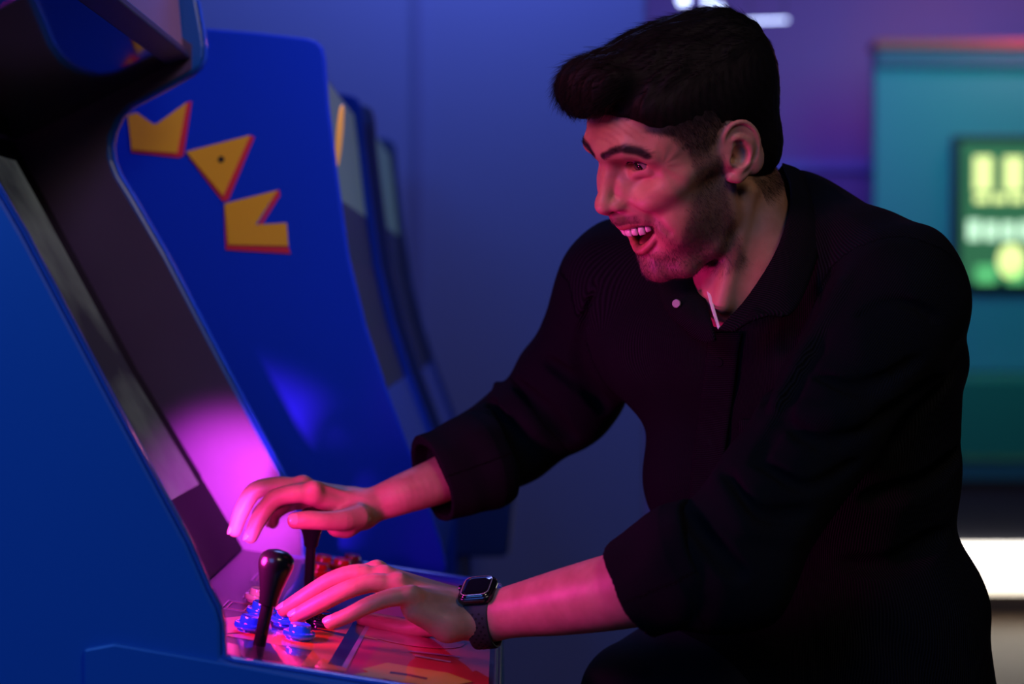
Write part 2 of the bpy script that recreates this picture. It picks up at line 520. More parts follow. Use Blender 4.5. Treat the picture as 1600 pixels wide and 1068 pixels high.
# dark laminate inside the far wall
lin = [PF(x, y) for x, y in ((300, 70), (300, 108), (262, 130), (200, 163), (180, 186), (168, 212), (167, 245), (176, 272), (254, 402), (344, 573), (434, 741), (458, 795), (470, 830), (471, 868), (380, 860), (200, 700), (0, 330), (-40, 200), (0, 60), (200, 0))]
extrude('inner_panel', [p - [0, .0005, 0] for p in lin], (0, -.003, 0), M_liner, cab)


def sheet(name, far_px, y0, y1, m, par, thick=.006, **k):
    """strip following a profile on the far wall, running across the machine from y0 to y1"""
    A = [PF(*q) for q in far_px]; n = len(A); v, f = [], []
    for i, p in enumerate(A):
        a = A[max(i - 1, 0)]; b = A[min(i + 1, n - 1)]; t = b - a; nn = np.array([-t[2], 0, t[0]]); nn /= np.linalg.norm(nn)
        if nn[0] < 0: nn = -nn
        if abs(nn[0]) < .5 and nn[2] < 0 and k.get('up', True): nn = -nn
        for off, y in ((0, y0), (0, y1), (-thick, y1), (-thick, y0)): v.append([p[0] + nn[0] * off, y, p[2] + nn[2] * off])
    for i in range(n - 1):
        for q in range(4): f.append((i * 4 + q, i * 4 + (q + 1) % 4, i * 4 + 4 + (q + 1) % 4, i * 4 + 4 + q))
    f.append((3, 2, 1, 0)); f.append((n * 4 - 4, n * 4 - 3, n * 4 - 2, n * 4 - 1))
    return mk(name, v, f, m, par, smooth=False, label=k.get('label'))


bez = [(24, 224), (80, 325), (130, 418), (214, 574), (358, 816), (380, 856)]
sheet('screen_bezel', bez, YN1, YF0 - .004, mat('matte_black_bezel', (.012, .010, .014), .62, spec=.15), cab)
M_scr = bpy.data.materials.new('screen_glass'); M_scr.use_nodes = True; t_ = M_scr.node_tree; b_ = t_.nodes['Principled BSDF']
b_.inputs['Base Color'].default_value = (.02, .02, .025, 1); b_.inputs['Roughness'].default_value = .22
tcx = t_.nodes.new('ShaderNodeTexCoord'); nx = t_.nodes.new('ShaderNodeTexNoise'); nx.inputs['Scale'].default_value = 5; nx.inputs['Detail'].default_value = 4
rx_ = t_.nodes.new('ShaderNodeValToRGB'); rx_.color_ramp.elements[0].position = .35; rx_.color_ramp.elements[0].color = (.004, .004, .007, 1); rx_.color_ramp.elements[1].position = .72; rx_.color_ramp.elements[1].color = (.055, .060, .058, 1)
t_.links.new(tcx.outputs['Object'], nx.inputs['Vector']); t_.links.new(nx.outputs['Fac'], rx_.inputs[0]); t_.links.new(rx_.outputs[0], b_.inputs['Emission Color']); b_.inputs['Emission Strength'].default_value = 1.2
scr_px = [(40, 262), (80, 334), (130, 426), (214, 580), (318, 752)]
o_ = sheet('screen', [(x + 7, y - 4) for x, y in scr_px], YN1 + .08, YF0 - .062, M_scr, cab, .004, label='dim grey game screen')
under = [(26, 222), (60, 209), (134, 173), (285, 97)]
sheet('speaker_panel', [(x, y - 5) for x, y in under], YN1, YF0 - .004, M_gloss, cab, .010, up=False)
a_, c_ = PF(268, 104), PF(297, 86)
extrude('marquee_retainer', [PF(262, 104), PF(299, 92), PF(297, 80), PF(286, 80), PF(262, 92)], (0, -(YF0 - YN1 - .004), 0), M_ret, cab, bev=.002)
M_marq = mat('marquee_art', (.16, .11, .20), .25, noise=(7, (.34, .12, .14)), emit=(.10, .06, .12), estr=.25)
sheet('marquee_glass', [(288, 84), (280, 0), (268, -110)], YN1, YF0 - .006, M_marq, cab, .006)
extrude('roof_panel', [np.array([Xb, YN1, ztop + .03]), np.array([prof[0][0] - .03, YN1, ztop + .03]), np.array([prof[0][0] - .03, YN1, ztop + .045]), np.array([Xb, YN1, ztop + .045])], (0, YF0 - YN1, 0), M_black, cab)
box('back_panel', (Xb + .01, YN1, .03), (Xb + .025, YF0, ztop), M_black, cab)
box('front_panel', (Xf - .185, YN1, .03), (Xf - .165, YF0, .70), M_black, cab)
# coin door on the lower front
cd = box('coin_door', (Xf - .165, 1.66, .22), (Xf - .155, 1.98, .56), mat('coin_door_metal', (.05, .05, .05), .4, metal=.8), cab, bev=.003)
for y in (1.76, 1.88): box('coin_slot', (Xf - .156, y - .02, .42), (Xf - .150, y + .02, .48), M_black, cd)
# raised side of the control box on the near panel
q0, q1 = PY(133, 1012, YN0), PY(352, 1036, YN0)
sp = side_poly(YN0)
extrude('control_box_side', [q0, PY(180, 1003, YN0), PY(342, 1031, YN0), np.array([Xf - .004, YN0, PF(780, 925)[2]]), np.array([Xf - .002, YN0, .80]), np.array([q0[0], YN0, .80])], (0, -.006, 0), M_blue, cab, bev=.002)

# control panel with printed artwork under clear acrylic
PAN = [(380, 857), (477, 872), (776, 922)]
pA, pB = PF(380, 857), PF(776, 922)
pdir = (pB - pA); plen = np.linalg.norm(pdir); pdir /= plen; pnor = np.array([-pdir[2], 0, pdir[0]]); pnor = pnor if pnor[2] > 0 else -pnor


def PP(u, y, h=0):
    """point on the control panel: u metres from its back edge, y across, h above"""
    q = pA + pdir * u + pnor * h; return np.array([q[0], y, q[2]])


def pan_from_px(px, py):
    """(u, y) on the panel plane seen at a pixel of the photograph"""
    d = RGT * (px - 800) / F + FWD + UP * (534 - py) / F
    t = ((pA - CAMLOC) @ pnor) / (d @ pnor); q = CAMLOC + d * t
    return float((q - pA) @ pdir), float(q[1])


M_art_dark = mat('panel_art_dark', (.012, .008, .03), .3, coat=1, coat_rough=.04)
def art(name, col): return mat(name, col, .35, coat=1, coat_rough=.04)
A_red, A_or, A_pk, A_yel, A_pur, A_blk, A_line = art('art_red', (.55, .03, .03)), art('art_orange', (.75, .20, .02)), art('art_pink', (.60, .04, .16)), art('art_yellow', (.60, .48, .04)), art('art_violet', (.035, .014, .06)), art('art_black', (.01, .01, .02)), art('art_pale_line', (.35, .28, .45))
cp = extrude('control_panel', [PP(0, YN1), PP(plen, YN1), PP(plen + .004, YN1, -.004), PP(plen + .004, YN1, -.05), PP(0, YN1, -.05)], (0, YF0 - YN1 - .001, 0), mat('panel_base_black', (.010, .008, .014), .4, coat=.35, coat_rough=.15), cab, bev=.0015)
box('control_box_front', (Xf - .012, YN1, .76), (Xf - .002, YF0, PP(plen, 1.8, -.03)[2]), mat('control_box_black', (.012, .012, .014), .35), cab, bev=.002)


def decal(name, uv, m, h):
    """flat printed shape on the panel, uv = (u, y) corners"""
    return extrude(name, [PP(u, y, h) for u, y in uv], pnor * .00005, m, cp)


def dpx(name, pxs, m, h): return decal(name, [pan_from_px(*q) for q in pxs], m, h)


def disc(px, py, ru, ry, n=20, rot=0):
    u, y = pan_from_px(px, py); return [(u + ru * math.cos(2 * math.pi * i / n + rot), y + ry * math.sin(2 * math.pi * i / n + rot)) for i in range(n)]


y0, y1 = YN1 + .004, YF0 - .006
decal('artwork', [(.115, y0), (plen - .006, y0), (plen - .006, y1), (.115, y1)], A_red, .0002)
decal('artwork', [(.09, y0), (.19, y0), (.19, y1), (.09, y1)], A_pur, .0003)
for k, (a, b) in enumerate(((0.092, .104), (.122, .134), (.200, .214))): pass
h = .0004
dpx('art_stripe', [(345, 966), (420, 958), (425, 985), (347, 990)], A_or, h); h += .00006
dpx('art_stripe', [(345, 992), (520, 1022), (560, 1000), (500, 985), (430, 985)], A_or, h); h += .00006
dpx('art_stripe', [(346, 1002), (372, 1008), (378, 1030), (348, 1022)], A_pk, h); h += .00006
dpx('art_stripe', [(500, 960), (600, 975), (590, 1000), (495, 982)], A_or, h); h += .00006
dpx('art_stripe', [(500, 1000), (560, 1012), (540, 1050), (470, 1040)], A_or, h); h += .00006
decal('art_shape', disc(640, 992, .060, .055), A_pk, h); h += .00006
dpx('art_bar', [(552, 972), (572, 976), (534, 1042), (512, 1038)], A_blk, h); h += .00006
dpx('art_bar', [(572, 976), (578, 978), (541, 1045), (534, 1042)], A_line, h); h += .00006
decal('art_shape', disc(635, 972, .040, .020), A_blk, h); h += .00006
for q in ([(566, 1046), (605, 1036), (650, 1044), (700, 1052), (738, 1066), (690, 1075), (620, 1066), (590, 1058)], [(545, 1056), (580, 1050), (600, 1062), (570, 1072)]):
    dpx('art_shape', q, A_yel, h); h += .00006
dpx('art_line', [(610, 1050), (640, 1054), (668, 1060), (666, 1063), (638, 1057), (608, 1053)], A_blk, h); h += .00006
for q in ([(640, 1017), (718, 1026), (718, 1028), (640, 1019)], [(648, 1024), (704, 1034), (704, 1036), (648, 1026)]): dpx('art_line', q, A_line, h)


def outline(u0, v0, u1, v1, w, m, hh):
    for a, b, c_, d in ((u0, v0, u1, v0 + w), (u0, v1 - w, u1, v1), (u0, v0, u0 + w, v1), (u1 - w, v0, u1, v1)):
        decal('art_line', [(a, b), (c_, b), (c_, d), (a, d)], m, hh)


for px, py, w_, h_ in ((372, 948, .030, .05), (408, 932, .035, .05), (420, 905, .035, .06)):
    u, v = pan_from_px(px, py); outline(u - w_ / 2, v - h_ / 2, u + w_ / 2, v + h_ / 2, .0016, A_line, h); outline(u - w_ / 2 + .005, v - h_ / 2 + .006, u + w_ / 2 - .005, v + h_ / 2 - .006, .0012, A_or, h)

# buttons: each stands on the panel, a wide rim and a narrower plunger
def button(px, py, m, lab, s=1.0, grp=None):
    u, v = pan_from_px(px, py); c = PP(u, v, .0003)
    b = empty('arcade_button', tuple(c), lab, 'button', grp)
    lathe('rim', [(.0128 * s, 0), (.0130 * s, .0022), (.0160 * s, .0030), (.0168 * s, .0052), (.0160 * s, .0078), (.0132 * s, .0088), (.0118 * s, .0082)], c, pnor, m, b, seg=32)
    lathe('plunger', [(.0112 * s, .0060), (.0112 * s, .0135), (.0104 * s, .0150), (.0070 * s, .0142), (.0001, .0138)], c, pnor, m, b, seg=32)
    return b


Bb = mat('button_blue', (.01, .20, 1.0), .12, coat=1); Br = mat('button_red', (.75, .03, .02), .12, coat=1); Bw = mat('button_white', (.75, .62, .74), .15, coat=1); Bk = mat('button_black', (.01, .012, .03), .12, coat=1)
button(390, 985, Bb, 'blue button nearest the screen, left of the near joystick shaft')
button(408, 962, Bb, 'blue button partly behind the near joystick shaft')
button(466, 998, Bb, 'blue button below his near fingertips, nearest the camera')
button(446, 976, Bb, 'blue button just under the fingertips of his near hand')
button(402, 940, Bw, 'white button left of the near joystick', .9)
button(500, 978, Bk, 'black button under the middle fingers of his near hand')
button(486, 956, Bk, 'black button beneath the near hand, farther from the camera', 1)
button(497, 898, Br, 'red button beside the far joystick shaft, lowest of the red ones', .95)
button(503, 886, Br, 'red button behind the far joystick shaft', .95)
button(532, 891, Br, 'red button right of the far joystick shaft', .95)
button(548, 884, mat('button_dark_red', (.20, .02, .03), .15, coat=1), 'dark red button farthest to the right by the far panel edge', .95)
# hinge bolt at the back of the panel
u, v = pan_from_px(376, 852)

# joysticks
M_stick = mat('joystick_black', (.010, .009, .013), .22, coat=.4, coat_rough=.2)
M_rod = mat('joystick_sleeve', (.012, .010, .016), .16, coat=.6)


def joystick(px, py, top_px, top_D, lab, s=1.0, gl=.088):
    u, v = pan_from_px(px, py); c = PP(u, v, .0003); tp = PW(*top_px, top_D); ax = tp - c; L = np.linalg.norm(ax); ax /= L
    j = empty('joystick', tuple(c), lab, 'joystick')
    lathe('shaft', [(.0062 * s, 0), (.0062 * s, L - gl + .01)], c, ax, M_rod, j, seg=20)
    lathe('grip', [(r_ * s, h_ * gl / .091) for r_, h_ in [(.0078, 0), (.0088, .001), (.0094, .012), (.0114, .030), (.0142, .048), (.0162, .060), (.0170, .068), (.0162, .077), (.0136, .084), (.0092, .0885), (.0042, .0905), (.0002, .0910)]],
          c + ax * (L - gl), ax, M_stick, j, seg=36)
    return j


joystick(405, 1008, (436, 858), 1.60, 'near black bat-top joystick, tilted and not held', 1.02, .055)
joystick(482, 922, (489, 797), 1.868, 'far black bat-top joystick under his curled hand', .95, .048)

# ------------------------------------------------------------------ machines behind
M_let = mat('letter_yellow', (.85, .52, .02), .5); M_lred = mat('letter_red', (.70, .03, .06), .5)
prof2_px = [(100, 28), (310, 43), (400, 50), (478, 59), (495, 64), (504, 74), (508, 92), (513, 160), (528, 280), (545, 400), (572, 510), (605, 610), (650, 730), (690, 850), (698, 885), (694, 905)]


def machine(Y, name_lab, dx=0, mb=None, letters=False):
    PQ = lambda px, py: PY(px, py, 2.32) + np.array([dx, Y - 2.32, 0])
    P = [PQ(*q) for q in prof2_px]; xb = P[0][0] - .1
    poly = P + [np.array([P[-1][0] - .01, Y, .03]), np.array([xb, Y, .03]), np.array([xb, Y, P[0][2] - .02])]
    c = empty('arcade_cabinet', ((xb + P[-1][0]) / 2, Y + .3, 0), name_lab, 'arcade machine')
    extrude('side_panel', poly, (0, .018, 0), mb or M_blue, c, bev=.004)
    extrude('side_panel', [p + [0, .60, 0] for p in poly], (0, .018, 0), mb or M_blue, c, bev=.004)
    def strip(name, pts, m, th=.01, inset=.012):
        A = [PQ(*q) for q in pts]; v, f = [], []; n = len(A)
        for i, p in enumerate(A):
            a = A[max(i - 1, 0)]; b = A[min(i + 1, n - 1)]; t = b - a; nn = np.array([-t[2], 0, t[0]]); nn /= np.linalg.norm(nn)
            if nn[0] < 0: nn = -nn
            for off, y in ((-inset, Y + .018), (-inset, Y + .60), (-inset - th, Y + .60), (-inset - th, Y + .018)): v.append([p[0] + nn[0] * off, y, p[2] + nn[2] * off])
        for i in range(n - 1):
            for q in range(4): f.append((i * 4 + q, i * 4 + (q + 1) % 4, i * 4 + 4 + (q + 1) % 4, i * 4 + 4 + q))
        f.append((3, 2, 1, 0)); f.append((n * 4 - 4, n * 4 - 3, n * 4 - 2, n * 4 - 1))
        return mk(name, v, f, m, c, smooth=False)
    strip('marquee', [(506, 100), (514, 160), (526, 270), (530, 300)], mat('marquee_teal', (.03, .07, .07), .4, emit=(.025, .045, .05), estr=1.0, noise=(6, (.07, .12, .12))))
    strip('screen_glass', [(530, 300), (545, 400), (572, 510), (605, 610)], M_black)
    strip('control_deck', [(605, 610), (650, 730), (690, 850), (697, 884)], M_edge, .02, .006)
    box('top_panel', (xb, Y + .018, P[0][2] - .06), (P[4][0] - .02, Y + .60, P[0][2] - .04), M_black, c)
    box('back_panel', (xb, Y + .018, .04), (xb + .02, Y + .60, P[0][2] - .06), M_black, c)
    if letters:
        q = PQ(540, 200); e = lathe('marquee_emblem', [(.030, 0), (.030, .003), (.0001, .004)], q + np.array([-.020, .10, 0]), (1, 0, -.1), mat('emblem_orange', (.8, .4, .05), .4, emit=(.55, .26, .03), estr=.5), c, seg=20, scale=(1.5, 1))
    return c, PQ


c2, P2 = machine(2.32, 'blue arcade machine with yellow MAN letters on its side', mb=mat('matte_blue_laminate', (.002, .05, .62), .6, spec=.12), letters=True)


def letter(pts, sh, name):
    """printed letter: red drop shape under a yellow face"""
    lift = np.array([0, -.0012, 0])
    extrude(name + '_shadow', [P2(x + sh[0], y + sh[1]) for x, y in pts], (0, -.0008, 0), M_lred, c2)
    return extrude(name, [P2(x, y) + lift * .7 for x, y in pts], (0, -.0008, 0), M_let, c2)


M_SH = mat('letter_shading', (.25, .17, .01), .5)
extrude('letter_m_shadow', [P2(*q) for q in ((205, 238), (280, 246), (287, 243), (300, 158), (292, 160), (276, 236), (207, 231))], (0, -.0008, 0), M_lred, c2)
extrude('letter_m', [P2(*q) + [0, -.0009, 0] for q in ((200, 180), (214, 176), (240, 194), (246, 193), (292, 160), (277, 239), (206, 234))], (0, -.0008, 0), M_let, c2)
extrude('letter_a_shadow', [P2(*q) for q in ((290, 239), (348, 314), (357, 313), (398, 214), (390, 211), (350, 300))], (0, -.0008, 0), M_lred, c2)
extrude('letter_a', [P2(*q) + [0, -.0009, 0] for q in ((291, 237), (391, 211), (349, 306))], (0, -.0008, 0), M_let, c2)
lathe('letter_a_hole', [(.0045, 0), (.0045, .0006), (.0001, .0006)], P2(346, 249) + [0, -.0016, 0], (0, -1, 0), mat('letter_black', (.01, .01, .01), .6), c2, seg=16)
extrude('letter_n_shadow', [P2(*q) for q in ((350, 320), (353, 390), (454, 396), (450, 383), (438, 384), (357, 380))], (0, -.0008, 0), M_lred, c2)
extrude('letter_n_shadow', [P2(*q) for q in ((404, 350), (410, 350), (438, 305), (436, 296), (432, 300))], (0, -.0008, 0), M_lred, c2)
extrude('letter_n', [P2(*q) + [0, -.0009, 0] for q in ((351, 318), (434, 297), (400, 351), (448, 348), (451, 384), (357, 382))], (0, -.0008, 0), M_let, c2)

c3, P3 = machine(3.06, 'farther dark arcade machine showing only a sliver beyond the blue one', dx=.012, mb=mat('navy_laminate', (.01, .05, .28), .4))
Q = lambda px, py: PY(px, py, 3.05)
extrude('control_box', [Q(690, 742), Q(800, 756), Q(806, 764), Q(796, 862), Q(788, 870), Q(690, 870)], (0, .55, 0), mat('navy_box', (.01, .05, .30), .4), c3, bev=.006)


# ================================================================== PERSON
_y, _p, _r = math.radians(27), math.radians(27.5), math.radians(-14.5)


def _rot(a, ax):
    c, s = math.cos(a), math.sin(a); M = np.eye(3); i, j = [(1, 2), (2, 0), (0, 1)][ax]
    M[i, i] = c; M[j, j] = c; M[i, j] = -s; M[j, i] = s
    return M


HM = _rot(_y, 2) @ np.diag([-1., -1., 1.]) @ _rot(_p, 1) @ _rot(_r, 0)   # head-local (x face, y his left, z up) -> camera frame
HT = np.array([.1805, 1.74, .2042])


def H(x, y, z): return HM @ (np.array([x, y, z], float) / 1000) + HT


def to_local(v): return (np.asarray(v) - HT) @ HM * 1000


def he(Fd, c, r, k, mode='+', R=None):
    Fd.ell(H(*c), np.array(r) / 1000, k / 1000, HM if R is None else HM @ R, mode)


def hc(Fd, a, b, ra, rb, k, mode='+'):
    Fd.cone(H(*a), H(*b), ra / 1000, rb / 1000, k / 1000, mode)


B = Field()
# ---- head
he(B, (-10, 0, 50), (103, 76, 78), 0)
he(B, (56, 0, 42), (39, 53, 40), 14)
for s in (1, -1):
    hc(B, (-2, 57 * s, -15), (5, 51 * s, -66), 11, 12, 14)
    hc(B, (5, 51 * s, -66), (27, 45 * s, -92), 12, 12, 12)
    hc(B, (27, 45 * s, -92), (55, 31 * s, -105), 12, 12, 12)
    he(B, (50, 38 * s, -50), (26, 17, 30), 18)
    hc(B, (55, 30 * s, -104), (69, 9 * s, -109), 12, 12, 12)
    he(B, (42, 32 * s, -45), (36, 25, 48), 18)
    he(B, (58, 43 * s, -8), (25, 21, 17), 16)              # cheek bone
    he(B, (18, 44 * s, -38), (30, 16, 42), 20)             # jaw muscle
    he(B, (84, 12 * s, -4), (16, 10, 22), 12)               # side of the nose
    he(B, (30, 52 * s, 28), (40, 15, 36), 18)              # temple
    hc(B, (45, 58 * s, 2), (5, 62 * s, 2), 9, 8, 14)       # zygomatic arch
    he(B, (74, 33 * s, -16), (19, 17, 15), 10)             # smiling cheek
    hc(B, (93, 8 * s, 39), (86, 28 * s, 42), 9, 9, 10)
    hc(B, (86, 28 * s, 42), (72, 47 * s, 32), 9, 8, 10)
he(B, (68, 0, -22), (32, 34, 32), 16)                       # maxilla
he(B, (35, 0, -82), (48, 38, 26), 18)                       # floor of mouth
he(B, (73, 0, -105), (12, 18, 16), 8)                       # chin
he(B, (91, 0, 40), (9, 12, 12), 8)
for s in (1, -1):
    he(B, (92, 29 * s, 21.5), (15, 17, 9), 9, '-')          # orbit
# nose
hc(B, (88, 0, 30), (98, 0, 12), 8, 7.5, 8)
hc(B, (98, 0, 12), (110, 0, -7), 7.5, 8.5, 6)
he(B, (113, 0, -13), (10, 9.5, 9.5), 5)
for s in (1, -1):
    he(B, (101, 11 * s, -15.5), (10.5, 6.6, 7), 6)
    he(B, (108, 6 * s, -24.5), (6, 3.6, 4), 2, '-')
hc(B, (112, 0, -20), (104, 0, -26), 4.6, 4.5, 3)
# upper lip body
hc(B, (99, 0, -31), (97, 0, -38), 7, 6.5, 7)
hc(B, (99, 0, -33), (84, 22, -38), 6.5, 7, 8); hc(B, (99, 0, -33), (84, -22, -38), 6.5, 7, 8)
# mouth opening
he(B, (84, 0, -56), (34, 21, 8), 3, '-')
he(B, (86, 0, -51), (30, 25, 4.5), 3, '-')
he(B, (80, 0, -64), (27, 13, 11), 3, '-')
UL = [(67, 32, -46.5), (80, 23, -42.5), (92, 12, -41.5), (98.5, 0, -43), (92, -12, -41.5), (80, -23, -42.5), (67, -32, -46.5)]
LL = [(66.5, 32, -48.5), (74, 26, -57.5), (81, 15, -70.5), (85.5, 0, -79), (81, -15, -70.5), (74, -26, -57.5), (66.5, -32, -48.5)]
ULs = spline(UL, 17); LLs = spline(LL, 17)
for i in range(16):
    w = lambda j: 1 - abs(j - 8) / 8
    hc(B, ULs[i], ULs[i + 1], 2.6 + 2.4 * w(i) ** .6, 2.6 + 2.4 * w(i + 1) ** .6, 2.5)
    hc(B, LLs[i], LLs[i + 1], 2.0 + 3.2 * w(i) ** 1.5, 2.0 + 3.2 * w(i + 1) ** 1.5, 3)
# folds beside the mouth
for s in (1, -1):
    hc(B, (98.5, 23 * s, -18), (86, 37 * s, -33), .8, 1.8, 7, '-')
    hc(B, (86, 38 * s, -33), (77, 48 * s, -54), 1.8, .6, 8, '-')
# lids: shell round the eyeball, opened by a narrow almond
EYE = (69.5, 30, 21.5)
for s in (1, -1):
    he(B, (EYE[0], EYE[1] * s, EYE[2]), (14.0, 15, 13.2), 4)
    hc(B, (79, 16 * s, 16), (82, 25 * s, 13), 1.2, 1.6, 8)          # lower lid bag
    hc(B, (82, 25 * s, 13), (76, 41 * s, 13.5), 1.6, 1.0, 8)
    for q in ((84, 20.5, 20.5, 6.5, 3.0), (84, 28, 21.8, 8.5, 4.6), (81, 35.5, 21.8, 7.0, 3.6)):
        he(B, (q[0], q[1] * s, q[2]), (12, q[3], q[4]), 1.0, '-')
    hc(B, (88, 18 * s, 27.5), (86, 32 * s, 29.5), 1.0, 1.4, 2.5, '-')   # upper lid crease
    hc(B, (86, 32 * s, 29.5), (76, 45 * s, 24), 1.4, .8, 2.5, '-')
# ear
for s in (1, -1):
    def ep(x, y, z): return (x, y * s, z)
    th = math.radians(-18)
    Re = np.array([[math.cos(th), 0, -math.sin(th)], [0, 1, 0], [math.sin(th), 0, math.cos(th)]])
    Rz = _rot(math.radians(-22 * s), 2)
    he(B, ep(-16, 79, 4), (19.5, 5.5, 33), 4, R=Rz @ Re)
    he(B, ep(-12, 66, 4), (12, 12, 20), 8)
    he(B, ep(-2, 69, 2), (9, 9, 22), 6)
    he(B, ep(-15, 85.5, 17), (11, 4.5, 14), 2, '-', R=Rz @ Re)
    he(B, ep(-10, 82, -1), (9, 8, 12), 2, '-')
    hel = [ep(-4, 76, 6), ep(1, 74.5, 17), ep(-2, 77, 27), ep(-12, 81, 33.5), ep(-24, 84.5, 30), ep(-31.5, 87, 17), ep(-31.5, 87, 2), ep(-25, 84, -12), ep(-15, 80, -22), ep(-5, 76.5, -26), ep(1, 72, -22)]
    hs = spline(hel, 31)
    for i in range(30):
        r0, r1 = [(2.6 if j < 24 else 2.6 + (j - 24) * .5) for j in (i, i + 1)]
        hc(B, hs[i], hs[i + 1], r0, r1, .6)
    ah = spline([ep(-6, 78, 19), ep(-15, 81.5, 17), ep(-22, 84, 8), ep(-22, 83.5, -3), ep(-16, 81, -12), ep(-9, 79.5, -16)], 13)
    for i in range(12): hc(B, ah[i], ah[i + 1], 2.8, 2.8, 3)
    he(B, ep(-7, 77, -20), (6.5, 4, 7), 4)
    he(B, ep(1, 75, -3), (4.5, 4, 6.5), 4)
    gs = spline([ep(-4, 81, 20), ep(-10, 84.5, 26.5), ep(-20, 88, 24), ep(-27, 90, 13), ep(-27, 90, 1), ep(-21, 87.5, -10)], 13)
    for i in range(12): hc(B, gs[i], gs[i + 1], 2.4, 2.4, 1.5, '-')
    he(B, ep(-10, 84, -2), (8, 9.5, 10.5), 2, '-'); he(B, ep(-10, 85, 11), (6.5, 6, 4.5), 1.5, '-'); he(B, ep(-4, 78, -3), (5, 9, 5), 2, '-')
# ---- neck and the trunk under the shirt
B.cone(C(1160, 305, 1.785), C(1172, 420, 1.80), .046, .056, .012)
B.cone(C(1178, 420, 1.80), C(1195, 500, 1.86), .058, .060, .02)
B.cone(C(1168, 300, 1.735), C(1128, 474, 1.742), .010, .011, .014)      # neck muscle
B.cone(C(1190, 520, 1.86), C(1235, 960, 1.85), .060, .062, .04)
B.cone(C(1010, 460, 1.96), C(1400, 500, 1.72), .035, .035, .03)
B.cone(C(1150, 470, 1.785), C(1140, 560, 1.84), .035, .040, .02)         # breast bone under the open collar
B.cone(C(1152, 345, 1.785), C(1152, 450, 1.785), .046, .046, .012)      # throat
# ---- arms
B.cone(C(1400, 490, 1.67), C(1115, 885, 1.57), .042, .036, .02)
B.tube([(C(1115, 885, 1.57), .037), (C(1000, 915, 1.60), .0385), (C(890, 938, 1.64), .0335), (C(815, 952, 1.67), .0275), (C(765, 962, 1.69), .0245), (C(735, 963, 1.697), .0225)], .02, .0004, 7)
B.cone(C(985, 450, 1.97), C(810, 690, 2.04), .042, .035, .02)
B.tube([(C(810, 690, 2.04), .035), (C(700, 744, 1.96), .0285), (C(630, 771, 1.92), .0235), (C(590, 786, 1.91), .0205), (C(565, 794, 1.905), .0205)], .02, .0004, 7)
BL = B


def q4(q): return (C(*q[:3]), q[3])


def hand(fd, palm, fingers):
    for ch in palm: fd.chain([q4(q) for q in ch], .010)
    for ch in fingers: fd.tube([q4(q) for q in ch], .007, .0010, 4)


# his left hand (near), flat on the buttons
LH = dict(
    pinky=[(645, 930, 1.655, .0095), (612, 933, 1.648, .0092), (578, 944, 1.645, .0086), (546, 960, 1.648, .0080), (517, 972, 1.652, .0074)],
    ring=[(625, 915, 1.685, .0100), (585, 910, 1.680, .0098), (543, 921, 1.675, .0096), (497, 944, 1.675, .0092), (463, 962, 1.678, .0080)],
    middle=[(600, 904, 1.705, .0105), (560, 896, 1.70, .0100), (520, 906, 1.700, .0096), (475, 933, 1.700, .0090), (445, 952, 1.703, .0080)],
    index=[(592, 896, 1.735, .0105), (550, 896, 1.735, .0096), (515, 912, 1.735, .0092), (478, 938, 1.735, .0087), (452, 955, 1.735, .0078)],
    thumb=[(722, 970, 1.74, .0155), (675, 975, 1.765, .0130), (640, 982, 1.775, .0110), (605, 976, 1.780, .0108), (570, 968, 1.78, .009)])
hand(B, [[(765, 962, 1.69, .0235), (725, 960, 1.70, .0200), (643, 934, 1.665, .0125)],
         [(730, 958, 1.70, .019), (625, 915, 1.69, .0125)], [(730, 955, 1.71, .018), (602, 904, 1.705, .0120)],
         [(735, 950, 1.72, .017), (592, 897, 1.735, .0112)],
         [(755, 970, 1.685, .0170), (700, 975, 1.672, .0165), (650, 952, 1.660, .0135)],
         [(735, 968, 1.73, .017), (670, 958, 1.74, .014)]],
     list(LH.values()))
# his right hand (far), curled over the stick
RH = dict(
    index=[(487, 770, 1.865, .0118), (458, 771, 1.858, .0108), (428, 780, 1.855, .0103), (405, 810, 1.853, .0096), (392, 838, 1.853, .0078)],
    middle=[(472, 762, 1.895, .0118), (435, 759, 1.892, .0108), (399, 766, 1.890, .0102), (379, 795, 1.888, .0094), (367, 828, 1.888, .0078)],
    ring=[(488, 772, 1.925, .0115), (460, 772, 1.928, .0100), (432, 780, 1.930, .0095), (408, 798, 1.932, .0088), (402, 815, 1.928, .0078)],
    pinky=[(505, 785, 1.945, .0105), (478, 784, 1.948, .0092), (450, 788, 1.950, .0088), (430, 802, 1.950, .0080), (426, 816, 1.946, .0072)],
    thumb=[(560, 806, 1.875, .0140), (534, 812, 1.855, .0120), (508, 813, 1.842, .0106), (482, 812, 1.835, .0106), (462, 813, 1.833, .0094)])
hand(B, [[(565, 794, 1.905, .0200), (535, 790, 1.90, .0175), (489, 771, 1.868, .0125)],
         [(540, 784, 1.905, .017), (474, 763, 1.895, .0125)], [(545, 790, 1.915, .017), (490, 774, 1.923, .0115)],
         [(550, 800, 1.92, .015), (507, 787, 1.942, .0105)], [(565, 802, 1.895, .018), (540, 818, 1.878, .0140), (526, 822, 1.870, .0115)]],
     list(RH.values()))
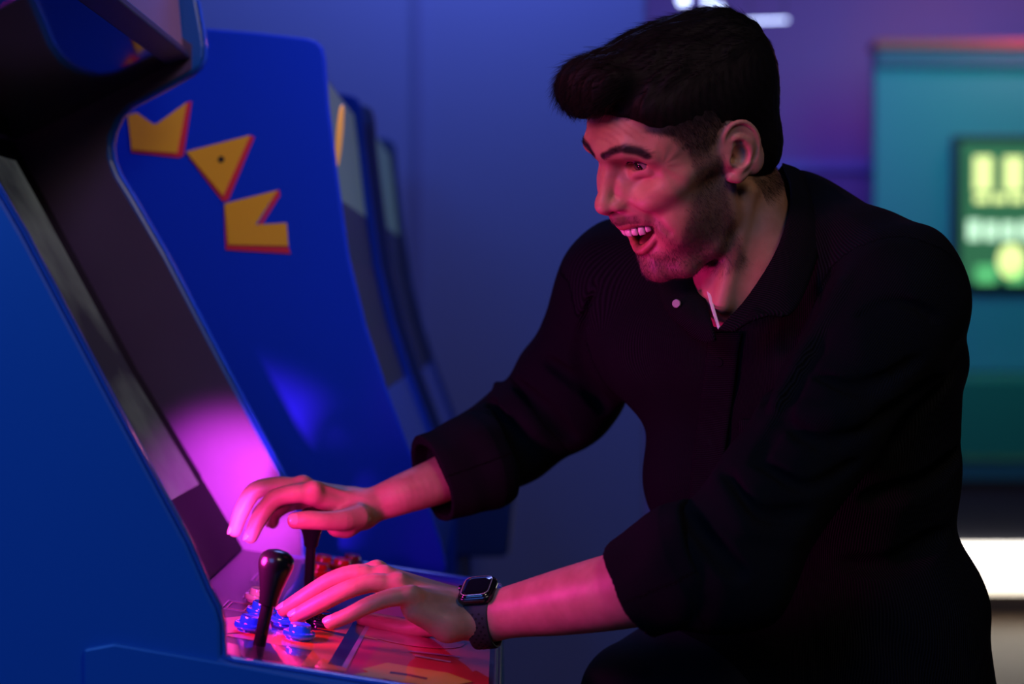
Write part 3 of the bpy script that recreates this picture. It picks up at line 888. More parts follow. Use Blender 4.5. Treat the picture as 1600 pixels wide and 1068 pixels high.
# knuckles, tendons, wrist bones, veins
for q in ((640, 925, 1.650, .0050), (621, 905, 1.682, .0060), (600, 894, 1.702, .0060), (588, 886, 1.732, .0070),
          (742, 936, 1.70, .009), (490, 760, 1.86, .006), (474, 752, 1.89, .006), (556, 776, 1.91, .009)):
    B.ell(C(*q[:3]), [q[3]] * 3, .009)
for a, b in (((628, 901, 1.68), (715, 934, 1.70)), ((606, 891, 1.70), (715, 928, 1.71)), ((645, 922, 1.652), (720, 942, 1.685)), ((500, 757, 1.865), (545, 772, 1.89))):
    B.cone(C(*a), C(*b), .0022, .0018, .006)
BROW = [(99, 8, 39), (93, 22, 45), (86, 34, 48), (78, 45, 42), (74, 52, 35)]


def head_disp(p):
    q = (p - HT.astype(np.float32)) @ HM.astype(np.float32) * 1000
    x, y, z = q[:, 0], q[:, 1], q[:, 2]
    d = .00022 * np.sin(z * .95 + .012 * y * y) * sstep(48, 54, z) * sstep(86, 76, z) * sstep(60, 72, x)      # forehead lines
    ay = np.abs(y)
    r = np.hypot(x - 70, z - 21); th = np.arctan2(z - 21, 70 - x)
    d += .00022 * np.sin(th * 9) * sstep(44, 50, ay) * sstep(26, 14, np.abs(r - 4)) * sstep(76, 66, x) * sstep(40, 46, x)   # crow's feet
    return d.astype(np.float32)


B.disp(head_disp, H(70, 0, 45), .07)
BV, BQ = B.mesh(.00125)
BV = relax(BV, BQ, 3, .5)
loc = to_local(BV); lx, ly, lz = loc.T; ay = np.abs(ly)
inhead = (np.linalg.norm(loc - np.array([10, 0, 0]), axis=1) < 175) & (lz > -160)


def dist_poly(P3, pts, rad=None):
    """distance of head points to a polyline (less a radius along it); far points are skipped"""
    d = np.full(len(P3), 99.); Pn = np.asarray(pts, float); lo_, hi_ = Pn.min(0) - 25, Pn.max(0) + 25
    ix = np.nonzero(((P3 > lo_) & (P3 < hi_)).all(1))[0]; Q = P3[ix]; e = np.full(len(ix), 99.)
    for i, (a, b) in enumerate(zip(Pn[:-1], Pn[1:])):
        ab = b - a; t = np.clip((Q - a) @ ab / (ab @ ab), 0, 1); q = np.linalg.norm(Q - a - t[:, None] * ab, axis=1)
        if rad is not None: q = q - (rad[i] + (rad[i + 1] - rad[i]) * t)
        e = np.minimum(e, q)
    d[ix] = e
    return d


# colour masks: x = lips, y = hair shadow (beard, brows, scalp), z = inside of the mouth
dU = dist_poly(loc, ULs, [2.6 + 2.4 * w(i) ** .6 for i in range(17)]); dL = dist_poly(loc, LLs, [2.0 + 3.2 * w(i) ** 1.5 for i in range(17)]); dl = np.minimum(dU, dL) + 4.6
lips = np.maximum(sstep(1.9, .7, dU), sstep(2.2, .9, dL) * (lz < -46) * (.25 + .75 * sstep(24, 10, ay))) * inhead
cav = (lx > 20) * (lx < 98) * (lz < np.interp(ay, [0, 12, 23, 32], [-44, -42.5, -43.5, -47])) * (lz > np.interp(ay, [0, 15, 26, 32], [-78, -69.5, -56.5, -48])) * (ay < 31) * sstep(4.9, 5.8, dl)
bx = [(-60, 10), (-8, 5), (14, 12), (30, -6), (47, -28), (61, -50), (70, -72), (76, -84), (86, -90), (110, -92)]
bz = np.interp(lx, [a for a, _ in bx], [b for _, b in bx])
beard = sstep(bz + 13, bz - 11, lz) * sstep(2, 12, lx + np.clip((-60 - lz) * .05, 0, 9)) * sstep(-130, -114, lz) * inhead
beard = np.maximum(beard, .95 * sstep(12, 20, lx) * sstep(46, 38, lx) * sstep(-10, 0, lz) * sstep(50, 40, lz) * sstep(50, 56, ay))
must = .55 * sstep(-27, -31, lz) * sstep(-42, -39, lz) * sstep(82, 90, lx) * sstep(30, 22, ay) * sstep(5.5, 7, dl)
must = np.maximum(must, .35 * sstep(14, 4, np.abs(dist_poly(loc, [(82, 30, -40), (70, 42, -58), (66, 40, -80)]))) * (ly > 0))
soul = .35 * sstep(12, 4, np.hypot(ly, lz + 86)) * (lx > 80)
fl = loc * [0, 1, 1]; BR0 = [(0, y, z) for _, y, z in BROW]
brow = sstep(5.6, 1.6, np.minimum(dist_poly(fl, BR0), dist_poly(fl * [1, -1, 1], BR0))) * (lx > 55)
# scalp: behind the hairline
hlx = np.interp(lz, [-80, -20, 10, 30, 45, 58, 66, 80, 95], [-40, -45, -20, 46, 52, 72, 70, 69, 76])
scalp = sstep(hlx + 7, hlx - 5, lx) * (inhead & (lz > -110)) * (dist_poly(loc, [(-4, 76, 20), (-20, 80, 20), (-22, 80, -10), (-4, 72, -20), (2, 72, 5)]) > 14) * (ay < 78.5)
scalp = scalp * np.where(lx < -45, sstep(-84, -66, lz), sstep(-70, -50, lz)) * np.maximum(sstep(2, 26, lz), sstep(-22, -30, lx)) * (.68 + .32 * sstep(30, 55, lz))
mir = loc * [1, -1, 1]
UPL = [(82, 16, 21.5), (84, 22, 25.4), (84.2, 28, 27.0), (82, 34, 26.4), (78, 40, 24), (74, 45, 21.5)]; LOL = [(83, 19, 20), (83.5, 28, 18), (79.5, 38, 18.6), (75, 44, 20.5)]
lidl = np.maximum(.9 * sstep(2.2, .9, np.minimum(dist_poly(loc, UPL), dist_poly(mir, UPL))), .5 * sstep(1.8, .8, np.minimum(dist_poly(loc, LOL), dist_poly(mir, LOL))))
hairm = np.clip(np.maximum.reduce([beard * .55, lidl, must, soul, brow, scalp]), 0, 1)
socket = np.maximum(sstep(5, 2, np.minimum(np.linalg.norm((loc - [80, 14.5, 19]), axis=1), 99)) * 0, 0)
BODYMASK = np.stack([lips, hairm, cav], 1)

M_skin = bpy.data.materials.new('skin'); M_skin.use_nodes = True
nt = M_skin.node_tree; bs = nt.nodes['Principled BSDF']; L_ = nt.links.new
at = nt.nodes.new('ShaderNodeAttribute'); at.attribute_name = 'mask'
sx = nt.nodes.new('ShaderNodeSeparateXYZ'); L_(at.outputs['Vector'], sx.inputs[0])
tc = nt.nodes.new('ShaderNodeTexCoord')
nz = nt.nodes.new('ShaderNodeTexNoise'); nz.inputs['Scale'].default_value = 45; nz.inputs['Detail'].default_value = 5; L_(tc.outputs['Object'], nz.inputs['Vector'])
cr = nt.nodes.new('ShaderNodeValToRGB'); cr.color_ramp.elements[0].position = .35; cr.color_ramp.elements[1].position = .7
cr.color_ramp.elements[0].color = (.40, .20, .14, 1); cr.color_ramp.elements[1].color = (.50, .27, .195, 1); L_(nz.outputs['Fac'], cr.inputs[0])
def mixc(fac, a, bcol):
    m = nt.nodes.new('ShaderNodeMix'); m.data_type = 'RGBA'
    L_(fac, m.inputs[0]); L_(a, m.inputs[6]); m.inputs[7].default_value = (*bcol, 1); return m.outputs[2]
c1 = mixc(sx.outputs[0], cr.outputs[0], (.40, .12, .10))
c2 = mixc(sx.outputs[1], c1, (.026, .017, .016))
c3 = mixc(sx.outputs[2], c2, (.06, .010, .010))
L_(c3, bs.inputs['Base Color'])
bs.inputs['Roughness'].default_value = .46; bs.inputs['Specular IOR Level'].default_value = .42
bs.inputs['Subsurface Weight'].default_value = .12; bs.inputs['Subsurface Scale'].default_value = .004; bs.inputs['Subsurface Radius'].default_value = (1, .35, .2)
n2 = nt.nodes.new('ShaderNodeTexNoise'); n2.inputs['Scale'].default_value = 900; n2.inputs['Detail'].default_value = 3; L_(tc.outputs['Object'], n2.inputs['Vector'])
bp = nt.nodes.new('ShaderNodeBump'); bp.inputs['Strength'].default_value = .25; bp.inputs['Distance'].default_value = .0006; L_(n2.outputs['Fac'], bp.inputs['Height']); L_(bp.outputs[0], bs.inputs['Normal'])

FEET = PW(1235, 900, 1.86); FEET[2] = 0.0
MAN = empty('person', FEET, 'laughing man in black corduroy shirt and dark watch leaning over the arcade controls', 'person')
body = mk('body', cam2w(BV), BQ, M_skin, MAN, attrs={'mask': BODYMASK})

# eyes, teeth, tongue
M_eye = mat('eye_white', (.34, .30, .29), .08, spec=.6); M_iris = mat('iris', (.012, .007, .005), .04, coat=1)
M_tooth = mat('tooth_enamel', (.80, .74, .66), .18, coat=.6); M_tongue = mat('tongue', (.42, .10, .10), .3)


def sphere(name, c, r, m, parent, axis=None, seg=24, **k):
    prof = [(r * math.sin(a), -r * math.cos(a)) for a in np.linspace(.02, math.pi - .02, 14)]
    return lathe(name, prof, c, axis if axis is not None else (0, 0, 1), m, parent, seg=seg, **k)


GAZE = cam2w(C(600, 660, 1.7)) - cam2w(H(*EYE))
GAZE /= np.linalg.norm(GAZE)
GZ = np.array(HM @ np.array([1, .06, -.22])); GZ = GZ / np.linalg.norm(GZ); GZW = GZ[0] * RGT + GZ[1] * FWD + GZ[2] * UP
for s in (1, -1):
    c = cam2w(H(EYE[0], EYE[1] * s, EYE[2]))
    e = sphere('eyeball', c, .0126, M_eye, MAN, GZW)
    lathe('iris', [(.0068, .0104), (.0064, .0114), (.0050, .0123), (.0024, .0130), (.0002, .0132)], c, GZW, M_iris, e)
ta = spline([(66, 27, -48), (80, 23, -48.5), (90.5, 15, -49), (95.5, 6, -49), (96.5, 0, -49), (95.5, -6, -49), (90.5, -15, -49), (80, -23, -48.5), (66, -27, -48)], 181)
cum = np.concatenate([[0], np.cumsum(np.linalg.norm(np.diff(np.array(ta), axis=0), axis=1))]); mid = cum[-1] / 2
tooth_w = [8.6, 7.0, 7.8, 7.0, 6.8, 8.5]; tooth_h = [9.5, 8.4, 9.2, 7.6, 6.8, 6.0]
for s in (1, -1):
    pos = 0
    for w, hh in zip(tooth_w, tooth_h):
        sc = mid + s * (pos + w / 2); pos += w
        i = int(np.argmin(np.abs(cum - sc))); p = np.array(ta[i]); t = np.array(ta[min(i + 3, 180)]) - np.array(ta[max(i - 3, 0)]); t /= np.linalg.norm(t)
        n = np.cross(t, [0, 0, 1]); n /= np.linalg.norm(n)
        if n[0] < 0: n = -n
        v, f = [], []
        rows = [(0, .80, .30), (-.30, .95, .52), (-.62, 1.0, .54), (-.88, .95, .40), (-1, .80, .16)]
        for zz, ww, dd in rows:
            for a in np.linspace(0, 2 * math.pi, 14, endpoint=False):
                ca, sa = math.cos(a), math.sin(a)
                q = p + t * (w * .49 * ww * np.sign(ca) * abs(ca) ** .7) + n * (4.6 * dd * np.sign(sa) * abs(sa) ** .8) + np.array([0, 0, 2 + zz * hh])
                v.append(cam2w(H(*q)))
        for j in range(len(rows) - 1):
            for a in range(14): f.append((j * 14 + a, j * 14 + (a + 1) % 14, (j + 1) * 14 + (a + 1) % 14, (j + 1) * 14 + a))
        f.append(tuple(range(13, -1, -1))); f.append(tuple(range(56, 70)))
        mk('tooth', v, f, M_tooth, MAN)
Ft = Field(); he(Ft, (62, 0, -75), (22, 18, 6.5), 0); he(Ft, (52, 0, -77), (20, 22, 9), 6)
tv, tq = Ft.mesh(.0015); mk('tongue', cam2w(tv), tq, M_tongue, MAN)

# fingernails: thin curved plates on the back of each finger tip
M_nail = mat('fingernail', (.66, .40, .34), .22, coat=.5)


def nail(tip, prev, hint, big=1.0):
    r = tip[3]; a = C(*tip[:3]); d = a - C(*prev[:3]); d /= np.linalg.norm(d)
    n = np.asarray(hint, float); n = n - d * (n @ d); n /= np.linalg.norm(n); t = np.cross(d, n)
    v, f = [], []; W_, L_n = 9, 8
    for i in range(L_n):
        u = -1 + 2 * i / (L_n - 1)
        for j in range(W_):
            q = -1 + 2 * j / (W_ - 1); hw = .88 * math.sqrt(max(0, 1 - abs(u) ** 3.2 * .75)); an = q * hw
            rr = r * (1.035 - .10 * max(0, u) ** 2 - .03 * abs(q) ** 4 - .05 * max(0, -u) ** 4)
            v.append(a + d * (u * r * .78 * big + r * .05) + (n * math.cos(an) + t * math.sin(an)) * rr)
    S = len(v); v += [p - n * .0006 for p in v]
    for i in range(L_n - 1):
        for j in range(W_ - 1):
            k = i * W_ + j; f.append((k, k + 1, k + W_ + 1, k + W_)); f.append((k + S, k + S + W_, k + S + W_ + 1, k + S + 1))
    ring = list(range(W_)) + [i * W_ + W_ - 1 for i in range(1, L_n)] + [(L_n - 1) * W_ + j for j in range(W_ - 2, -1, -1)] + [i * W_ for i in range(L_n - 2, 0, -1)]
    for p, q in zip(ring, ring[1:] + ring[:1]): f.append((p, p + S, q + S, q))
    mk('fingernail', cam2w(np.array(v)), f, M_nail, MAN)


for hd, hints in ((LH, dict(pinky=(-.5, -.45, .75), ring=(-.5, -.35, .8), middle=(-.5, -.2, .85), index=(-.5, 0, .9), thumb=(-.2, .9, .4))),
                  (RH, dict(index=(-.9, -.35, .3), middle=(-.95, -.25, .2), ring=(-1, 0, .2), pinky=(-1, .2, .2), thumb=(-.35, -.85, .35)))):
    for kf, hint in hints.items(): nail(hd[kf][-1], hd[kf][-2], hint)

# ---- hair: a sculpted mass plus thousands of fine strands
M_hair = mat('dark_hair', (.006, .0042, .0045), .62, spec=.15)
M_beard = mat('beard_hair', (.035, .022, .018), .5)
HF = Field()
he(HF, (-14, 0, 53), (112, 76, 82), 0)
he(HF, (30, -2, 100), (52, 48, 33), 20)
he(HF, (78, -4, 112), (34, 44, 25), 14)
he(HF, (96, -6, 102), (21, 38, 25), 10)
he(HF, (-66, 14, 62), (48, 58, 62), 20)
he(HF, (-62, 10, 10), (46, 54, 62), 20)
for s in (1, -1):
    he(HF, (54, 47 * s, 76), (20, 13, 16), 8); he(HF, (18, 53 * s, 66), (44, 17, 24), 10); he(HF, (-30, 56 * s, 50), (38, 20, 30), 12)
he(HF, (-66, 8, -20), (38, 56, 46), 14)
# cut the face and ears free
he(HF, (99, 0, 26), (60, 90, 54), 6, '-')
he(HF, (58, 60, 20), (24, 40, 34), 6, '-'); he(HF, (58, -60, 20), (24, 40, 34), 6, '-')
for s in (1, -1):
    he(HF, (-14, 84 * s, 2), (23, 18, 34), 4, '-')
    he(HF, (6, 84 * s, -20), (40, 30, 40), 6, '-')
he(HF, (34, 0, -70), (82, 90, 60), 6, '-')
he(HF, (-50, 0, -118), (90, 90, 56), 6, '-')


def flow(q):
    """brushing direction of the hair in head space (mm)"""
    x, y, z = q[:, 0], q[:, 1], q[:, 2]
    top = sstep(70, 105, z)
    d = np.stack([1.2 * top + .25 * sstep(40, 80, z) * (1 - top) - .25, .25 * np.sin(x * .05) * top - .35 * top, -1.0 * (1 - top) + .25 * top * sstep(100, 50, x) - .6 * top * sstep(95, 118, x)], 1)
    return d


def hair_disp(p):
    q = (p - HT.astype(np.float32)) @ HM.astype(np.float32) * 1000
    x, y, z = q[:, 0], q[:, 1], q[:, 2]
    top = sstep(72, 100, z)
    u = y * .34 + np.sin(x * .045 + y * .06) * 2.2 + np.sin(x * .11 + 1.3) * .6
    a = np.sin(u) * .6 + np.sin(u * 2.3 + x * .03 + 1) * .4
    u2 = y * .9 + np.sin(x * .06 + y * .11) * 1.8 + x * .05
    d = top * .0013 * a + top * .0012 * np.sin(x * .09 + y * .21 + 2) + top * .0006 * np.sin(u2) + (1 - top) * .0005 * np.sin(x * .55 + np.sin(z * .16) * 1.5) * np.sin(z * .21 + x * .1)
    return d.astype(np.float32)


HF.disp(hair_disp, H(0, 0, 60), .22)
hv, hq = HF.mesh(.0022)
hair = mk('hair', cam2w(hv), hq, M_hair, MAN)


def strands(name, P, N, T, L, r, m, parent, bend=.35, seg=3, jit=.25, lift=.5, **k):
    """P roots, N normals, T tangents (world, unit); L lengths; tapered three sided hairs"""
    n = len(P); J = RNG.normal(0, jit, (n, 3))
    d0 = N * lift + T + J; d0 /= np.linalg.norm(d0, axis=1, keepdims=True)
    d1 = d0 + (T - N * .35) * bend; d1 /= np.linalg.norm(d1, axis=1, keepdims=True)
    a = np.cross(d0, N + .01); a /= np.linalg.norm(a, axis=1, keepdims=True) + 1e-9; b = np.cross(d0, a)
    V = []
    for j in range(seg + 1):
        t = j / seg
        c = P + (d0 * (1 - t * .5) + d1 * t * .5) * (L[:, None] * t)
        rr = r * (1 - t * .92)
        for q in range(3):
            an = 2 * math.pi * q / 3
            V.append(c + (a * math.cos(an) + b * math.sin(an)) * rr)
    V = np.stack(V, 1)            # n, (seg+1)*3, 3
    m1 = (seg + 1) * 3
    f = []
    for j in range(seg):
        for q in range(3):
            f.append((j * 3 + q, j * 3 + (q + 1) % 3, j * 3 + 3 + (q + 1) % 3, j * 3 + 3 + q))
    f = np.array(f); Fc = (f[None] + (np.arange(n) * m1)[:, None, None]).reshape(-1, 4)
    return mk(name, V.reshape(-1, 3), Fc, m, parent, kind='stuff', **k)


def vnormals(V, Q):
    n = np.cross(V[Q[:, 2]] - V[Q[:, 0]], V[Q[:, 3]] - V[Q[:, 1]])
    out = np.zeros_like(V)
    for i in range(4): np.add.at(out, Q[:, i], n)
    return out / (np.linalg.norm(out, axis=1, keepdims=True) + 1e-12)


def dirw(d): return d[:, 0:1] * RGT + d[:, 1:2] * FWD + d[:, 2:3] * UP


# tufts over the mass
hl = to_local(hv); HN = vnormals(hv, hq)
sel = RNG.choice(len(hv), 26000)
fl_ = flow(hl[sel]) @ HM.T
Nn = HN[sel]; fl_ -= Nn * (fl_ * Nn).sum(1, keepdims=True); fl_ /= np.linalg.norm(fl_, axis=1, keepdims=True) + 1e-9
topw = sstep(72, 100, hl[sel][:, 2])
strands('hair_strands', cam2w(hv[sel] - Nn * .001), dirw(Nn), dirw(fl_), .005 + .015 * topw * RNG.uniform(.3, 1.3, len(sel)), .00022, M_hair, hair, jit=.14, lift=(.10 + .22 * (1 - topw))[:, None])
# fade, sideburn, beard, brows on the skin
Nall = vnormals(BV, BQ)


def grow(name, mask, n, lo, hi, r, m, dirfn, **k):
    w = mask / mask.sum(); idx = RNG.choice(len(mask), n, p=w)
    N = Nall[idx]; T = dirfn(loc[idx]) @ HM.T; T -= N * (T * N).sum(1, keepdims=True); T /= np.linalg.norm(T, axis=1, keepdims=True) + 1e-9
    P = BV[idx] + RNG.normal(0, .0005, (n, 3))
    return strands(name, cam2w(P - N * .0006), dirw(N), dirw(T), RNG.uniform(lo, hi, n), r, m, MAN, seg=2, **k)


def bdir(q):
    x = q[:, 0]; return np.stack([-.25 + .0 * x, .0 * x, -1 + 0 * x], 1) + np.stack([sstep(60, 85, x) * .6, 0 * x, 0 * x], 1)


def browdir(q):
    return np.stack([-.35 + 0 * q[:, 0], np.sign(q[:, 1]), .25 + 0 * q[:, 0]], 1)


grow('beard', np.clip(beard + must * .7 + soul * .8, 0, 1) * inhead, 26000, .0022, .0055, .00011, M_beard, bdir, jit=.3)
grow('hair_fade', scalp * sstep(72, 50, lz), 20000, .003, .009, .00013, M_hair, bdir, lift=.25)
grow('eyebrows', brow * inhead, 900, .004, .008, .00011, M_hair, browdir, jit=.13, lift=.2)
# upper lashes
for s in (1, -1):
    pts = spline([(82.5, 18 * s, 23.6), (84.6, 24 * s, 26.8), (84.2, 31 * s, 27.4), (80.5, 37 * s, 26), (76.5, 43 * s, 23)], 34)
    P = np.array([H(*q) for q in pts]); Nn = np.array([HM @ np.array([.9, .35 * s, -.1])] * 34); T = np.array([HM @ np.array([.4, .3 * s, .5])] * 34)
    strands('eyelashes', cam2w(P), dirw(Nn), dirw(T), RNG.uniform(.005, .008, 34), .00022, M_hair, MAN, jit=.12, bend=-.3)

# ---- shirt: torso and sleeves as one cloth shell, then cuffs, collar, placket, pocket, buttons
def cloth_mat(name, col, ribscale=1.0):
    m = bpy.data.materials.new(name); m.use_nodes = True; t = m.node_tree; b = t.nodes['Principled BSDF']
    b.inputs['Roughness'].default_value = .88; b.inputs['Specular IOR Level'].default_value = .04
    b.inputs['Sheen Weight'].default_value = .0; b.inputs['Sheen Roughness'].default_value = .45
    a = t.nodes.new('ShaderNodeAttribute'); a.attribute_name = 'rib'
    mu = t.nodes.new('ShaderNodeMath'); mu.operation = 'MULTIPLY'; mu.inputs[1].default_value = 2 * math.pi * 480 * ribscale
    sn = t.nodes.new('ShaderNodeMath'); sn.operation = 'SINE'
    t.links.new(a.outputs['Fac'], mu.inputs[0]); t.links.new(mu.outputs[0], sn.inputs[0])
    bp = t.nodes.new('ShaderNodeBump'); bp.inputs['Strength'].default_value = .8; bp.inputs['Distance'].default_value = .0006
    t.links.new(sn.outputs[0], bp.inputs['Height']); t.links.new(bp.outputs[0], b.inputs['Normal'])
    mr = t.nodes.new('ShaderNodeMapRange'); mr.inputs[1].default_value = -1; mr.inputs[2].default_value = 1
    t.links.new(sn.outputs[0], mr.inputs[0])
    mx = t.nodes.new('ShaderNodeMix'); mx.data_type = 'RGBA'
    mx.inputs[6].default_value = (col[0] * .45, col[1] * .45, col[2] * .45, 1); mx.inputs[7].default_value = (col[0] * 1.3, col[1] * 1.3, col[2] * 1.3, 1)
    t.links.new(mr.outputs[0], mx.inputs[0]); t.links.new(mx.outputs[2], b.inputs['Base Color'])
    return m


M_cord = cloth_mat('black_corduroy', (.0085, .0090, .0120))
M_denim = mat('black_trousers', (.012, .012, .016), .85, spec=.2)
M_btn = mat('shirt_button', (.35, .33, .38), .3)
M_white = mat('white_undershirt', (.75, .75, .78), .7)
SH = Field()
SH.cone(C(1400, 487, 1.68), C(1135, 882, 1.575), .065, .060, .03)
SH.cone(C(1135, 882, 1.575), C(1050, 893, 1.585), .060, .056, .03)
SH.cone(C(975, 450, 1.97), C(882, 618, 2.03), .074, .062, .03)
SH.cone(C(882, 618, 2.03), C(805, 680, 2.035), .062, .056, .03)
SH.cone(C(805, 680, 2.035), C(735, 718, 1.99), .056, .054, .02)
SH.cone(C(1060, 540, 1.91), C(1355, 570, 1.77), .092, .105, .04)
SH.cone(C(1122, 740, 1.90), C(1358, 740, 1.79), .086, .093, .06)
SH.cone(C(1150, 960, 1.90), C(1392, 970, 1.80), .098, .100, .08)
SH.cone(C(1170, 1160, 1.90), C(1400, 1160, 1.82), .108, .105, .08)
SH.cone(C(1235, 372, 1.86), C(1400, 445, 1.71), .066, .068, .04)
SH.cone(C(1060, 420, 1.92), C(975, 445, 1.96), .055, .070, .04)
SH.cone(C(1235, 372, 1.88), C(1060, 430, 1.92), .058, .055, .05)
SH.ell(C(1245, 470, 1.86), (.13, .10, .12), .04)
# creases: valleys (minus) and rolls (plus)
FOLDS = [
    # left sleeve, near the elbow and armpit
    ('-', [(1205, 640, 1.555), (1290, 690, 1.57), (1400, 640, 1.62), (1470, 590, 1.66)], .007, .014),
    ('+', [(1215, 625, 1.56), (1300, 655, 1.575), (1400, 610, 1.62)], .007, .016),
    ('-', [(1270, 585, 1.59), (1340, 605, 1.60), (1440, 560, 1.635)], .005, .012),
    ('-', [(1130, 735, 1.53), (1180, 800, 1.515), (1270, 800, 1.53)], .008, .012),
    ('+', [(1118, 745, 1.535), (1160, 825, 1.52), (1250, 840, 1.53)], .008, .014),
    ('-', [(1070, 800, 1.52), (1130, 870, 1.505), (1160, 900, 1.51)], .007, .012),
    ('-', [(1180, 720, 1.53), (1260, 760, 1.53), (1340, 720, 1.56)], .004, .012),
    ('-', [(1330, 500, 1.62), (1400, 470, 1.61), (1470, 500, 1.63)], .003, .010),
    # chest pull lines from the near shoulder
    ('-', [(1300, 420, 1.72), (1230, 530, 1.72), (1190, 640, 1.75)], .006, .016),
    ('+', [(1330, 430, 1.70), (1265, 545, 1.70), (1215, 640, 1.73)], .006, .018),
    ('-', [(1290, 520, 1.69), (1225, 640, 1.70), (1180, 720, 1.74)], .006, .012),
    # right sleeve
    ('-', [(762, 622, 2.03), (810, 690, 1.975), (850, 745, 1.99)], .010, .010),
    ('+', [(775, 598, 2.03), (830, 660, 1.97), (880, 710, 1.98)], .009, .012),
    ('-', [(800, 592, 2.02), (850, 640, 1.97), (900, 690, 1.98)], .006, .012),
    ('+', [(742, 640, 2.01), (790, 720, 1.955), (800, 765, 1.97)], .009, .012),
    ('-', [(722, 648, 2.0), (765, 715, 1.945), (775, 790, 1.96)], .008, .010),
    ('-', [(850, 560, 2.0), (905, 600, 1.965), (950, 640, 1.97)], .004, .014),
    ('-', [(945, 640, 1.96), (905, 560, 1.93), (930, 450, 1.90)], .005, .016),
    # flank
    ('-', [(1500, 700, 1.74), (1430, 760, 1.70), (1350, 780, 1.70)], .007, .018),
    ('-', [(1480, 830, 1.74), (1400, 880, 1.70), (1320, 880, 1.71)], .006, .018),
    ('-', [(1490, 580, 1.72), (1440, 640, 1.68), (1400, 700, 1.68)], .006, .014),
]
BASE = list(SH.ops)


def surf(px, py, D):
    """depth of the unfolded cloth at a pixel (or the given depth beyond its outline)"""
    ds = np.linspace(1.42, 2.12, 180).astype(np.float32); P = np.array([C(px, py, d) for d in ds], np.float32)
    v = SH.eval(P, BASE); return float(ds[int(np.argmax(v < 0))]) if (v < 0).any() else D


for sgn, pts, r, k in FOLDS:
    P_ = [C(q[0], q[1], surf(*q) + (-.5 * r if sgn == '-' else .55 * r)) for q in pts]
    s_ = spline(P_, 11)
    for i, (a, b) in enumerate(zip(s_[:-1], s_[1:])):
        ra, rb = [r * (.35 + .65 * math.sin(math.pi * j / 10) ** .5) for j in (i, i + 1)]
        SH.cone(a, b, ra, rb, k * .7, sgn)
# openings: neck hole, open collar, sleeve ends
SH.cone(C(1170, 300, 1.785), C(1165, 400, 1.775), .064, .050, .008, '-')
SH.cone(C(1155, 400, 1.74), C(1125, 496, 1.68), .034, .003, .003, '-')


def cloth_disp(p):
    u = p[:, 0] * 38 + np.sin(p[:, 2] * 23 + 1) * 1.3; v = p[:, 2] * 31 + np.sin(p[:, 1] * 29) * 1.1 + p[:, 1] * 17
    return (.0020 * np.sin(u) * np.sin(v + 1.2) + .0010 * np.sin(2.3 * u + v * .6)).astype(np.float32)


SH.disp(cloth_disp, C(1180, 700, 1.8), .8)
sv, sq = SH.mesh(.003)
sv = relax(sv, sq, 2, .5)


def ribs(v):
    """corduroy coordinate: arc length around the limb or trunk each vertex belongs to"""
    best = np.full(len(v), 9.); out = np.zeros(len(v))
    segs = [(C(1400, 487, 1.68), C(1135, 882, 1.575), .063), (C(1135, 882, 1.575), C(985, 918, 1.60), .057), (C(975, 450, 1.97), C(882, 618, 2.03), .068),
            (C(882, 618, 2.03), C(805, 680, 2.035), .058), (C(805, 680, 2.035), C(690, 740, 1.97), .055)]
    for a, b, r in segs:
        ab = b - a; L = np.linalg.norm(ab); ax = ab / L; t = np.clip((v - a) @ ax, 0, L); q = v - a - t[:, None] * ax
        d = np.linalg.norm(q, axis=1); u = np.cross(ax, [0, 1, 0]); u /= np.linalg.norm(u); w = np.cross(ax, u)
        m = (d - r) < np.minimum(best, .016); ang = np.arctan2(q @ u, q @ w) * r
        out = np.where(m, ang, out); best = np.where(m, d - r, best)
    tr = best > 1
    c = C(1230, 700, 1.85); ang = np.arctan2(v[:, 0] - c[0], -(v[:, 1] - c[1])) * .15
    return np.where(tr, ang + .02 * v[:, 2], out)


shirt = mk('shirt', cam2w(sv), sq, M_cord, MAN, attrs={'rib': ribs(sv)})


def crib(v, a, ax, r):
    q = v - a; q = q - (q @ ax)[:, None] * ax; u = np.cross(ax, [0, 1, 0]); u /= np.linalg.norm(u); w = np.cross(ax, u)
    return np.arctan2(q @ u, -(q @ w)) * r


def cuff(name, a, b, ra, rb, hole, seed):
    Fc = Field(); ax = (b - a) / np.linalg.norm(b - a)
    Fc.cone(a + ax * .008, b, ra, rb, 0)
    Fc.cone(a - ax * .010, a + ax * .008, ra - .010, ra, .004)
    Fc.cone(b - ax * .006, b, rb + .001, rb + .001, .003)
    Fc.cone(a - ax * .2, b + ax * .3, hole[0], hole[1], .003, '-')

    def pl(p): return ((p - b) @ ax - .002).astype(np.float32)
    Fc._add(pl, (a + b) / 2, .2, 0, '&')

    def pl2(p): return (-((p - a) @ ax) - .012).astype(np.float32)
    Fc._add(pl2, (a + b) / 2, .2, 0, '&')

    def dd(p): return (.0016 * np.sin(p[:, 0] * 90 + seed) * np.sin(p[:, 2] * 70 + p[:, 1] * 60)).astype(np.float32)
    Fc.disp(dd, (a + b) / 2, .2)
    v, q = Fc.mesh(.002)
    return mk(name, cam2w(v), q, M_cord, shirt, attrs={'rib': crib(v, a, ax, ra)})


cuff('rolled_cuff', C(1092, 872, 1.572), C(992, 917, 1.598), .0605, .0500, (.048, .0455), 0)
cuff('rolled_cuff', C(762, 716, 1.985), C(676, 748, 1.955), .0600, .0530, (.045, .045), 2)


